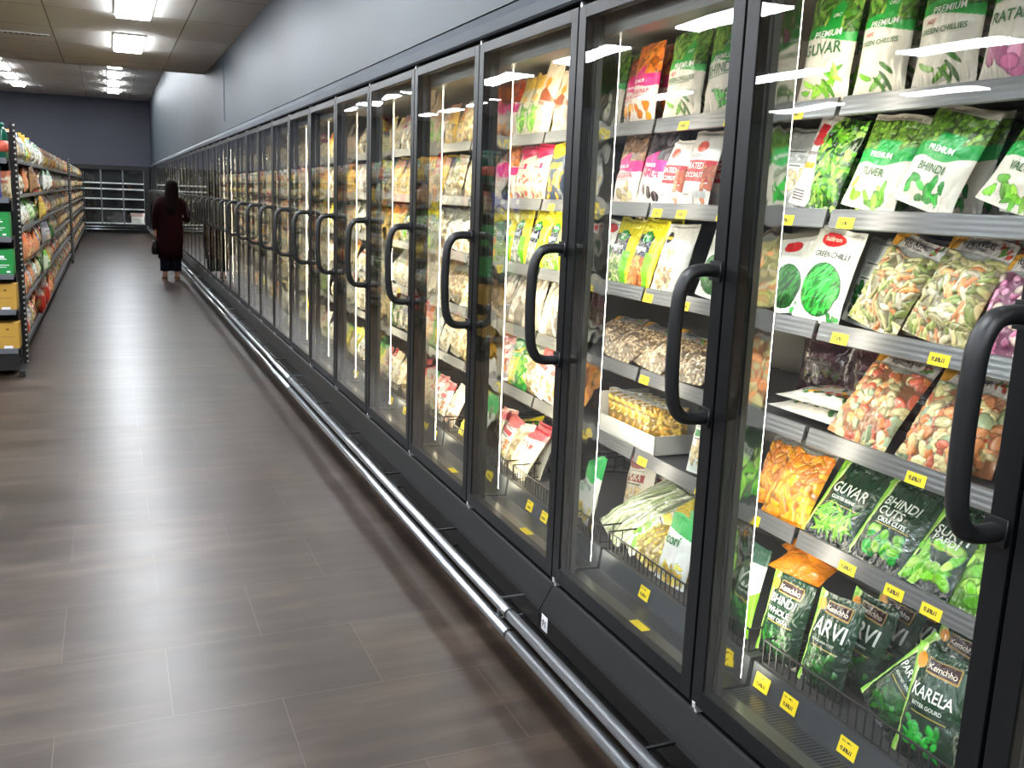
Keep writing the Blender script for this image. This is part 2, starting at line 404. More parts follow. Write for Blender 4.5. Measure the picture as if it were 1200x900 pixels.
CANOPY = [(1.228, 2.045), (1.222, 2.052), (1.222, 2.088), (1.268, 2.138), (1.30, 2.138), (1.30, 2.10), (1.245, 2.062), (1.245, 2.045)]
rnd = random.Random(7)
def freezer(k, nd_, ys):
    L = nd_*PITCH; near = k <= 1
    names = {-1: 'nearest', 0: 'second', 1: 'third', 2: 'fourth', 3: 'fifth', 4: 'sixth', 5: 'seventh', 6: 'eighth', 7: 'last'}
    c = empty('freezer_cabinet', (0, ys, 0), f'black framed upright glass door freezer cabinet, {names[k]} in the long row from the camera', 'freezer', 'glass door freezer cabinets along the aisle')
    b = MB()
    b.box((2.04, 0, .05), (2.10, L, 2.08)); b.box((1.30, 0, 2.02), (2.04, L, 2.08)); b.box((1.34, 0, .05), (2.04, L, .33))
    b.box((1.30, 0, 1.955), (1.36, L, 2.02))
    if k == -1: b.box((1.28, -.03, .05), (2.10, 0, 2.08))
    if k == 7: b.box((1.28, L, .05), (2.10, L+.03, 2.08))
    b.build('body', 'inner', c)
    MB().prism_y(KICK, .002, L-.002).build('kick_panel', 'kick', c)
    MB().prism_y(CANOPY, .002, L-.002).build('canopy_trim', 'trim', c)
    hb = MB(); hb.box((1.258, 0, 2.034), (1.30, L, 2.10)); hb.box((1.262, 0, .312), (1.30, L, .345)); hb.build('header_rail', 'dark', c)
    for j in range(nd_+(1 if k == 7 else 0)):
        mu = link('mullion', MUL, c, (0, j*PITCH, 0)); link('light_cover', COVER, mu); link('led_strip', LEDW if k*5+j > 0 else LEDM, mu)
    for j in range(nd_):
        y = j*PITCH
        d = link('door', DF, c, (0, y, 0)); link('glass', DG, d); link('handle', HM, d); link('hinge', HB, d); link('hinge', HT, d)
        ss = link('sill_strip', BASEP, c, (0, y, 0))
        if .9 < ys+y < 4: o_ = link('price_ticket', FLATT, ss, (1.308, .36, .3522))
        link('air_grille', GRILL, c, (0, y, 0))
        fp = link('base_panel', FRONTP, c, (0, y, 0)); link('base_deck', BDECK, c, (0, y, 0)); link('wire_basket', BASK, c, (0, y, 0))
        gy = ys+y
        for lv, z in ZS.items():
            s = link('shelf', SHELF, c, (0, y, z)); link('price_rail', RAIL, s)
            if gy < 9 and gy > -.8:
                for ty in TICKETS.get((round((gy-.157)/PITCH), lv), [rnd.uniform(.08, .3), rnd.uniform(.35, .7)] if gy < 2 else ([rnd.uniform(.1, .7)] if rnd.random() < .3 else [])):
                    link('price_ticket', TICK, s, (1.4985, ty, -.031))
        if gy < 9 and gy > -.8:
            for ty in TICKETS.get((round((gy-.157)/PITCH), 6), [rnd.uniform(.1, .35), rnd.uniform(.45, .7)]):
                link('price_ticket', TICK, fp, (1.3985, ty, .358))
    return c
# tickets by bay (0 = sliver at the photo's right edge, 1 = nearest full door ...), measured from the near end of the bay
TICKETS = {(1, 1): [], (1, 2): [.72], (1, 3): [.70, .42], (1, 4): [.44], (1, 5): [.60, .46, .36, .20], (1, 6): [.73, .63, .44, .30, .12],
           (2, 1): [.62, .40, .14], (2, 2): [.73, .60, .40, .14], (2, 3): [.75, .55, .38], (2, 4): [.74, .3], (2, 5): [.72, .40, .16], (2, 6): [.50, .18],
           (3, 1): [.55, .45, .35], (3, 6): [.55, .42, .30], (4, 6): [.45]}
for k in range(-1, 8): freezer(k, 3 if k == 7 else 5, YJ+k*5*PITCH)

# flat ticket lying on the sill, and the cabinet number plate
def plate():
    e = empty('number_plate', (1.1985, 2.455, .205), 'small white plate reading F1 on the black kick panel', 'sign')
    MB().box((-.0015, -.021, -.025), (0, .021, .025)).build('plate', 'sticker', e, bevel=.0006)
    t = text_mesh('F1', .030, .003, M['ink']); o = link('lettering', t, e, (-.0022, .0135, -.011)); o.rotation_euler = (R(90), 0, R(-90))
def text_mesh(s, size, off, m, extrude=.0004):
    cu = bpy.data.curves.new('lettering', 'FONT'); cu.body = s; cu.size = size; cu.offset = off*.1; cu.extrude = extrude; cu.resolution_u = 3
    o = bpy.data.objects.new('lettering_source', cu); COL.objects.link(o)
    dg = bpy.context.evaluated_depsgraph_get(); me = bpy.data.meshes.new_from_object(o.evaluated_get(dg))
    bpy.data.objects.remove(o); me.materials.clear(); me.materials.append(m); return me
plate()

# ------------------------------------------------------------------ bumper rails
def bumpers():
    P5 = 5*PITCH
    pos = [('lower_tube', 1.100, .160), ('upper_tube', 1.100, .229)]
    first = None
    for k in range(-1, 8):
        L = (3 if k == 7 else 5)*PITCH
        names = {-1: 'nearest', 0: 'second', 1: 'third', 2: 'fourth', 3: 'fifth', 4: 'sixth', 5: 'seventh', 6: 'eighth', 7: 'last'}
        e = empty('bumper_rail', (0, YJ+k*P5, 0), f'double chrome tube bumper rail along the freezer base, {names[k]} length from the camera', 'bumper rail', 'chrome bumper rails along the freezers')
        for n, x, z in pos:
            MB().tube([(x, .004, z), (x, L-.004, z)], .0175, 16).build(n, 'chrome', e, smooth=True)
            MB().tube([(x, -.006, z), (x, .006, z)], .0182, 16).build('joint_ring', 'dark', e)
        n = int(round(L/PITCH))
        for j in range(n):
            y = j*PITCH+.12 if j == 0 else j*PITCH
            b = MB(); b.box((1.112, y-.004, .226), (1.203, y+.004, .233)); b.box((1.112, y-.004, .157), (1.225, y+.004, .164)); b.box((1.110, y-.008, .150), (1.117, y+.008, .238))
            b.build('bracket', 'chrome' if j == 0 else 'black_metal', e)
bumpers()
# ------------------------------------------------------------------ bags: shape and print
_T = np.random.RandomState(3).rand(128, 128)
def vn(x, y, s=0):
    x = x+s*17.3; y = y+s*9.1; xi = np.floor(x).astype(int); yi = np.floor(y).astype(int); fx = x-xi; fy = y-yi
    fx = fx*fx*(3-2*fx); fy = fy*fy*(3-2*fy); g = lambda a, b: _T[a % 128, b % 128]
    return (g(xi, yi)*(1-fx)+g(xi+1, yi)*fx)*(1-fy)+(g(xi, yi+1)*(1-fx)+g(xi+1, yi+1)*fx)*fy
def sst(a, b, x): t = np.clip((x-a)/(b-a), 0, 1); return t*t*(3-2*t)
def pieces(X, Z, reg, n, ln, wd, pal, seed, ang=None, w=1, h=1):
    """many small oblong pieces strewn in a region; gives height, colour and where they are"""
    rs = np.random.RandomState(seed); u0, v0, u1, v1 = reg
    best = np.full(X.shape, 9.); col = np.zeros(X.shape+(3,)); pal = np.array(pal)
    for i in range(n):
        cx = (rs.uniform(u0, u1)-.5)*w; cz = rs.uniform(v0, v1)*h
        a = (rs.uniform(0, math.pi) if ang is None else ang+rs.uniform(-.35, .35)); l = ln*rs.uniform(.7, 1.25); q = wd*rs.uniform(.8, 1.2)
        dx = X-cx; dz = Z-cz; p = dx*math.cos(a)+dz*math.sin(a); r = -dx*math.sin(a)+dz*math.cos(a)
        if ln > 2.2*wd: r = r+rs.uniform(-1, 1)*.25*p*p/l
        d = (p/l)**2+(r/q)**2; c = pal[rs.randint(len(pal))]*rs.uniform(.82, 1.12)
        # overlapping pieces: later ones lie on top
        m = (d < 1) & ((d < best) | (rs.rand() < .5)); best = np.where(m, d, best); col[m] = np.clip(c, 0, 1)
        col[m] = col[m]*(1.04-.34*sst(.45, 1., d[m]))[:, None]  # shading painted into each piece: highlight in the middle, darker rim
    return np.sqrt(np.clip(1-best, 0, 1)), col, best < 1
class Canvas:
    def __init__(s, U, V, w, h, seed): s.U, s.V, s.w, s.h, s.seed = U, V, w, h, seed; s.X = (U-.5)*w; s.Z = V*h; s.c = np.ones(U.shape+(3,))*.8; s.r = np.zeros(U.shape)
    def fill(s, col, mask=None):
        if mask is None: s.c[...] = col
        else: s.c[mask] = col
    def rect(s, u0, v0, u1, v1, col, ang=0):
        cu, cv = (u0+u1)/2, (v0+v1)/2; dx = (s.U-cu)*s.w; dz = (s.V-cv)*s.h; a = R(ang)
        p = dx*math.cos(a)+dz*math.sin(a); q = -dx*math.sin(a)+dz*math.cos(a)
        s.fill(col, (abs(p) < (u1-u0)/2*s.w) & (abs(q) < (v1-v0)/2*s.h))
    def ell(s, u, v, ru, rv, col): s.fill(col, ((s.U-u)/ru)**2+((s.V-v)/rv)**2 < 1)
    def wave(s, v, amp, th, col, ph=0.): e = v+amp*np.sin(s.U*5+ph); s.fill(col, (s.V > e) & (s.V < e+th)); return e
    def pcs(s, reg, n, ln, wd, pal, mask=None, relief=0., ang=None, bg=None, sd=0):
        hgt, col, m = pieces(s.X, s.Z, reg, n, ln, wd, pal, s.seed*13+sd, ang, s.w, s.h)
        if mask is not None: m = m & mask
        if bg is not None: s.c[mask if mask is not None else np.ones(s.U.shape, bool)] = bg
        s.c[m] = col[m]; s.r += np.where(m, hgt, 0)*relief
GREEN = [(.28, .52, .12), (.40, .62, .18), (.18, .40, .10), (.55, .70, .30)]
LIME = [(.45, .75, .15), (.60, .82, .28), (.35, .65, .12)]
PEA = [(.40, .58, .15), (.52, .68, .25), (.34, .50, .12)]
DKG = [(.10, .34, .12), (.16, .44, .14), (.07, .26, .09)]
BRT = [(.10, .62, .16), (.16, .72, .22), (.08, .50, .14)]
ORG = [(.98, .60, .05), (1., .68, .10), (.95, .52, .04)]
MIX = [(.86, .80, .58), (.78, .76, .50), (.93, .60, .36), (.62, .68, .36), (.90, .84, .70), (.72, .70, .45)]
SAM = [(.94, .62, .40), (.90, .45, .33), (.92, .84, .62), (.88, .82, .58), (.93, .55, .28), (.60, .66, .50)]
PUR = [(.80, .45, .62), (.70, .36, .52), (.86, .60, .72)]
BEI = [(.80, .70, .50), (.72, .62, .44), (.86, .78, .60)]
CORN = [(.95, .80, .30), (.98, .88, .45), (.90, .72, .25)]
BROWN = [(.66, .50, .38), (.72, .56, .44), (.55, .42, .32)]
BLK = [(.16, .13, .15), (.24, .2, .22), (.34, .30, .32)]
CREAM = (.85, .82, .76)
def p_premium(title, veg, ill, band=(.08, .62, .22), tcol=(.22, .42, .25), hot=False, illn=9, lo=(.022, .006)):
    def f(c):
        c.fill(CREAM)
        top = c.V > .60+.05*np.sin(c.U*5)
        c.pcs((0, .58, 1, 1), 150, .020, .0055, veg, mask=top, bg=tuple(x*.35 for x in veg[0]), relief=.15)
        c.fill(band, (c.V > .52+.045*np.sin(c.U*3+1)) & (c.V < .62+.05*np.sin(c.U*5)))
        c.fill(band, (abs(c.U-.62) < .13) & (c.V > .55) & (c.V < .88-.6*abs(c.U-.62)))
        c.pcs((.12, .08, .88, .27), illn, lo[0], lo[1], ill, sd=5)
        c.rect(.1, .395, .75, .40, tcol)
        c.txt = [(title, .12, .41, .72, tcol), ('PREMIUM', .30, .555, .50, (.95, .95, .93)), ('ORO', .55, .72, .16, (.95, .95, .93))]+([('HOT', .22, .485, .16, (.8, .15, .12))] if hot else [])
    return f
def p_greenoval(title):
    def f(c):
        c.fill((.91, .91, .87)); o = ((c.U-.5)/.40)**2+((c.V-.34)/.27)**2 < 1
        c.pcs((.1, .08, .9, .62), 150, .026, .0045, [(.08, .50, .12), (.25, .82, .30), (.05, .36, .09), (.14, .66, .2)] if title else DKG+[(.25, .5, .25)], mask=o, bg=(.03, .2, .05), relief=.3, ang=.8)
        c.fill((.03, .30, .1), (((c.U-.5)/.42)**2+((c.V-.34)/.285)**2 < 1) & ~o)
        c.ell(.42, .87, .26, .075, (.82, .12, .12)); c.pcs((.7, .03, .95, .1), 5, .008, .006, BRT, sd=3)
        c.txt = ([('GREEN CHILLI', .16, .68, .72, (.2, .25, .22)), ('Haldiram', .24, .855, .36, (.98, .9, .8))] if title else [])
    return f
def p_methi(c):
    c.fill((.88, .85, .83)); m = c.U > .38+.10*np.sin(c.V*7)
    c.pcs((.3, 0, 1, 1), 150, .016, .006, GREEN+LIME, mask=m, bg=(.12, .22, .06), relief=.25)
    c.rect(.10, .70, .30, .90, (.78, .15, .18), -8); c.ell(.2, .70, .14, .04, (.80, .25, .25)); c.rect(.06, .40, .36, .47, (.95, .65, .15))
    for v in (.06, .09, .12, .15): c.rect(.04, v, .30, v+.012, (.35, .3, .3))
    c.txt = [('vegetables', .04, .56, .34, (.35, .25, .25))]
def p_peatop(title, ill):
    def f(c):
        c.fill(CREAM)
        c.pcs((0, .55, 1, .93), 210, .0062, .0058, PEA, mask=(c.V > .52) & (c.V < .93), bg=(.2, .3, .08), relief=.2)
        e = .50+.10*c.U+.03*np.sin(c.U*8); c.fill((.08, .60, .24), (c.V > e-.08) & (c.V < e+.06)); c.fill((.08, .60, .24), (abs(c.U-.55) < .2) & (c.V > e) & (c.V < .72))
        c.fill(CREAM, c.V < e-.08); c.fill(CREAM, c.V > .93)
        c.pcs((.15, .06, .85, .27), 12, .018, .008, ill, sd=5); c.txt = [(title, .25, .34, .45, (.22, .42, .25)), ('PREMIUM', .30, .53, .42, (.95, .95, .92))]
    return f
def p_clear(pal, n, ln, wd, head=None, headcol=(.90, .87, .84), bg=(.70, .66, .52), ang=None, top=.80, relief=1.):
    def f(c):
        c.fill(bg); m = c.V < top+.03*np.sin(c.U*9)
        c.pcs((0, 0, 1, top+.03), n, ln, wd, pal, mask=m, bg=tuple(x*.62 for x in pal[0]), relief=relief, ang=ang)
        c.fill((.66, .66, .62), ~m)
        if head is not None:
            c.fill(headcol, c.V > .84); c.fill((.92, .66, .15), (c.V > .84) & (c.U < .16+.1*(c.V-.84)/.16)); c.pcs((.78, .88, .95, .97), 8, .007, .004, [(.8, .3, .2), (.4, .6, .2)], mask=c.V > .84, sd=8)
            c.txt = [(head, .24, .90, .50, (.2, .18, .2)), ('fresh frozen', .32, .865, .32, (.25, .22, .25))]
    return f
def p_dark(title, sub, pal, ln=.012, wd=.007, brand=True, n=40, veg=(.22, .12, .80, .38)):
    def f(c):
        c.fill((.08, .20, .13)); c.fill((.05, .10, .08), c.V < .14)
        c.fill((.10, .24, .15), (c.V > .5))
        e = .10+.09*c.V; c.fill((.55, .80, .25), c.U < e*.8); c.fill((.80, .90, .55), (c.U > e*.55) & (c.U < e*.8))
        c.pcs(veg, n, ln, wd, pal, relief=.25)
        c.rect(.24, .445, .82, .453, (.75, .65, .3))
        T = [(title[0], .18, .58 if len(title) == 1 else .665, .68 if len(title) == 1 else .60, (.90, .92, .88))]
        if len(title) > 1: T.append((title[1], .18, .545, .112*len(title[1]), (.90, .92, .88)))
        T.append((sub, .24, .465 if len(title) > 1 else .50, .50, (.88, .90, .86)))
        if brand:
            c.rect(.26, .79, .80, .93, (.72, .58, .30)); c.rect(.275, .80, .785, .92, (.22, .10, .09)); T.append(('Kemchho', .30, .83, .46, (.92, .88, .82)))
            c.ell(.14, .86, .10, .065, (.93, .62, .20))
        c.txt = T
    return f
def p_magenta(title, top, ill, hgt=.4):
    def f(c):
        c.fill((.90, .84, .80)); c.fill((.88, .10, .48), (c.V > .46+.02*np.sin(c.U*6)) & (c.V < .60+.22*c.U*(c.U < .6)))
        m = c.V > .60+.22*c.U*(c.U < .6)
        c.pcs((0, .56, 1, 1), 70, .013, .010, top, mask=m, bg=tuple(x*.6 for x in top[0]), relief=.3)
        c.pcs((.2, .05, .8, .26), 6, .017, .013, ill, sd=4); c.rect(.15, .33, .7, .335, (.8, .4, .5))
        c.txt = [(title, .14, .36, .68, (.85, .25, .42)), ('PREMIUM', .22, .50, .42, (.97, .9, .93))]
    return f
def p_redblock(c):
    c.fill((.88, .85, .82)); c.rect(0, .32, 1, .60, (.74, .14, .18)); c.ell(.45, .78, .18, .08, (.86, .35, .28)); c.pcs((.75, .05, 1, .5), 14, .014, .008, [(.7, .35, .25), (.8, .5, .35)], sd=3)
    c.rect(.5, .12, .9, .2, (.75, .75, .74)); c.rect(.1, .14, .38, .16, (.5, .45, .45))
    c.txt = [('GRATED', .08, .48, .66, (.95, .92, .90)), ('COCONUT', .08, .37, .70, (.95, .92, .90)), ('FROZEN', .15, .63, .4, (.3, .25, .25))]
def p_yellow(pal, t='veggies'):
    def f(c):
        c.fill((.90, .84, .10)); m = (c.V < .74) & (c.U < .80-.12*c.V)
        c.fill((.15, .18, .25), m); c.pcs((.0, .0, .8, .42), 60, .016, .006, pal, mask=m & (c.V < .42), relief=.35, bg=tuple(x*.6 for x in pal[0])); c.fill((.45, .78, .12), (c.U > .8-.12*c.V-.08) & (c.V < .5) & (c.U < .9))
        c.ell(.45, .72, .20, .085, (.18, .58, .22)); c.txt = [(t, .12, .50, .52, (.88, .90, .92)), ('fresh', .32, .70, .26, (.9, .95, .9))]
    return f
def p_mush(c):
    c.fill((.90, .88, .84)); c.ell(.24, .77, .13, .09, (.12, .11, .10)); c.rect(.12, .745, .36, .785, (.90, .70, .15)); c.pcs((.2, .08, .72, .36), 60, .011, .006, [(.93, .88, .70), (.80, .72, .5), (.62, .5, .36)], relief=.3); c.pcs((.35, .42, .6, .62), 14, .009, .005, BEI, sd=2)
def p_plain(base, top, blob, title=None):
    def f(c):
        c.fill(base); c.fill(top, c.V > .78-.05*np.sin(c.U*4)); c.pcs((.15, .08, .85, .48), 26, .014, .008, blob, relief=.2, sd=1); c.rect(.18, .56, .8, .66, top)
        for v in (.52, .70): c.rect(.2, v, .7, v+.015, (.35, .33, .33))
        if title: c.txt = [(title, .2, .58, .5, base)]
    return f
def p_icor(c):
    c.fill((.90, .90, .88)); c.fill((.10, .66, .28), c.V > .78-.10*c.U); c.pcs((.1, .03, .9, .30), 50, .011, .006, CORN, relief=.3)
    c.txt = [('icori', .16, .56, .50, (.10, .50, .22))]
def p_navy(c):
    c.fill((.14, .18, .34)); c.fill((.90, .84, .10), c.V > .8); c.pcs((.1, .1, .9, .5), 40, .012, .007, MIX, relief=.3); c.fill((.35, .62, .15), (c.V > .7) & (c.V < .78)); c.txt = [('FROZ', .2, .58, .5, (.9, .9, .9))]
def p_orangeflat(c): c.fill((.98, .58, .12)); c.fill((.95, .50, .08), (c.V > .4) & (c.V < .45))
def p_limewhite(c):
    c.fill((.90, .90, .86)); c.fill((.52, .82, .12), c.V < .55+.1*np.sin(c.U*6)); c.fill((.12, .30, .2), c.V > .8); c.pcs((.1, .05, .9, .35), 20, .02, .006, LIME, sd=1)
def p_greenbox(c): c.fill((.14, .50, .18)); c.pcs((.1, .1, .9, .75), 60, .018, .006, LIME+[(.9, .85, .7)], relief=.3); c.rect(.3, .82, .7, .94, (.9, .8, .3))
def p_kraft(c):
    c.fill((.80, .74, .68)); c.fill((.56, .28, .16), (c.V > .42) & (c.V < .62-.3*abs(c.U-.5))); c.ell(.5, .68, .15, .07, (.90, .55, .15)); c.ell(.42, .22, .22, .11, (.66, .52, .42)); c.ell(.42, .22, .19, .085, (.84, .76, .66)); c.txt = [('MOMO', .25, .36, .4, (.5, .3, .25))]

BAG = {}
def bag_mesh(key, w, h, t, paint, seed, nu, nv, m, wr=1.):
    k = (key, round(w, 2), round(h, 2), seed, nu)
    if k in BAG: return BAG[k]
    def surf(U, V, front, cv=None):
        pv = np.clip(sst(.02, .26, V), 0, 1)*(1-.75*sst(.55, .96, V)); pu = np.clip(1-np.abs(2*U-1)**2.6, 0, 1)**.75
        prof = pu*pv*(1-sst(.93, .965, V)); edge = np.clip(pu*3, 0, 1)*sst(0, .05, V)*(1-sst(.95, 1, V))
        wk = (vn(U*w*28, V*h*28, seed)-.5)*.9+(np.abs(vn(U*w*60+3, V*h*45, seed+1)-.5))*.9+(vn(U*34, V*5, seed+2)-.5)*(.9*sst(.75, .95, V)+.7*(1-sst(.05, .2, V)))
        dep = t/2*prof+wr*.0045*wk*(.3+.7*edge)*edge
        if cv is not None: dep = dep+cv.r*.006*edge
        x = (U-.5)*w*(1-.06*pv+.012*vn(V*9, V*0, seed)); z = V*h-.010*h/.2*(1-V)*pv*0
        z = z-.06*t*pu*(1-V)
        z = z+.012*(vn(U*4, U*0+2, seed)-.5)*sst(.8, 1, V)
        return x, (-dep if front else dep*.8), z
    vs = []; fs = []; cs = []; base = 0
    for front in (True, False):
        a, b = (nu, nv) if front else (max(5, nu//3), max(6, nv//3))
        V, U = np.meshgrid(np.linspace(0, 1, b+1), np.linspace(0, 1, a+1), indexing='ij')
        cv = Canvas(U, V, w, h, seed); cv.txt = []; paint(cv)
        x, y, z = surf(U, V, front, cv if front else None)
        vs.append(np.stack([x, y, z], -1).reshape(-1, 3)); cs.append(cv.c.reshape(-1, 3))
        if front: txt = cv.txt
        i = np.arange(b)[:, None]*(a+1)+np.arange(a)[None, :]+base
        q = np.stack([i, i+1, i+a+2, i+a+1], -1).reshape(-1, 4)
        fs.append(q if front else q[:, ::-1]); base += (a+1)*(b+1)
    v = np.concatenate(vs); f = np.concatenate(fs); c = np.clip(np.concatenate(cs), 0, 1)
    me = bpy.data.meshes.new(key); me.vertices.add(len(v)); me.vertices.foreach_set('co', v.ravel().astype(np.float32))
    me.loops.add(f.size); me.loops.foreach_set('vertex_index', f.ravel().astype(np.int32))
    me.polygons.add(len(f)); me.polygons.foreach_set('loop_start', (np.arange(len(f))*4).astype(np.int32)); me.polygons.foreach_set('loop_total', np.full(len(f), 4, np.int32))
    me.polygons.foreach_set('use_smooth', np.ones(len(f), bool)); me.update(calc_edges=True)
    lin = np.where(c <= .04045, c/12.92, ((c+.055)/1.055)**2.4)
    at = me.color_attributes.new('Col', 'FLOAT_COLOR', 'POINT'); at.data.foreach_set('color', np.concatenate([lin, np.ones((len(lin), 1))], 1).ravel().astype(np.float32))
    me.materials.append(M[m])
    tm = None
    if nu >= 40 and txt:
        tm = bpy.data.meshes.new('lettering'); bmj = bmesh.new(); mats = {}
        for s_, u, vv, wf, colr in txt:
            if colr not in mats: mats[colr] = len(mats); tm.materials.append(ink(colr))
            g = text_mesh(s_, 1., .15, M['ink'], 0); co = np.array([q.co[:] for q in g.vertices]); wd = co[:, 0].max()-co[:, 0].min(); sc = wf*w/wd
            tall = {'ARVI': 1.15, 'KARELA': 1.2, 'GUVAR': 1.15, 'BHINDI': 1., 'CUTS': .9, 'WHOLE': .85, 'PAPDI': .8, 'SURTI': .8}.get(s_, 1.) if m == 'foil' else 1.
            b2 = bmesh.new(); b2.from_mesh(g)
            for _ in range(2):
                lg = [e for e in b2.edges if e.calc_length()*sc > .008]
                if lg: bmesh.ops.subdivide_edges(b2, edges=lg, cuts=1)
            bmesh.ops.triangulate(b2, faces=b2.faces[:])
            co = np.array([q.co[:] for q in b2.verts]); X = (co[:, 0]-co[:, 0].min())*sc+(u-.5)*w; Z = co[:, 1]*sc*tall+vv*h
            sx, sy, sz = surf(X/w+.5, np.clip(Z/h, 0, 1), True)
            n0 = len(bmj.verts); nv_ = [bmj.verts.new((sx[i], sy[i]-.0022, sz[i])) for i in range(len(co))]
            b2.verts.index_update()
            for fc in b2.faces:
                try: ff = bmj.faces.new([nv_[q.index] for q in fc.verts]); ff.material_index = mats[colr]
                except ValueError: pass
            b2.free(); bpy.data.meshes.remove(g)
        bmj.to_mesh(tm); bmj.free()
    BAG[k] = (me, tm); return BAG[k]
INKS = {}
def ink(c):
    if c not in INKS: INKS[c] = mat('print_ink', c, .35)
    return INKS[c]
def place(o, x, y, z, tilt, roll, yaw=0.):
    m = Matrix.Rotation(R(-90+yaw), 4, 'Z')@Matrix.Rotation(R(-tilt), 4, 'X')@Matrix.Rotation(R(roll), 4, 'Y'); m.translation = (x, y, z); o.matrix_world = m
def bag(name, key, paint, m, lab, grp, x, y, z, w, h, tilt=10, roll=0, t=.035, seed=1, nu=80, nv=100, cat='frozen food bag', yaw=0., wr=1.):
    me, tm = bag_mesh(key, w, h, t, paint, seed, nu, nv, m, wr)
    o = link(name, me); tag(o, lab, cat, grp)
    place(o, x, y, z+abs(math.sin(R(roll)))*w*.42, tilt, roll, yaw)
    if tm: link('lettering', tm, o)
    return o
FLOOR = {**{k: v+.001 for k, v in {1: 1.738, 2: 1.492, 3: 1.236, 4: .984, 5: .728}.items()}, 6: .408}
LEVEL = {1: 'top shelf', 2: 'second shelf', 3: 'third shelf', 4: 'fourth shelf', 5: 'fifth shelf', 6: 'wire basket'}
FV = 'frozen_vegetable_bag'
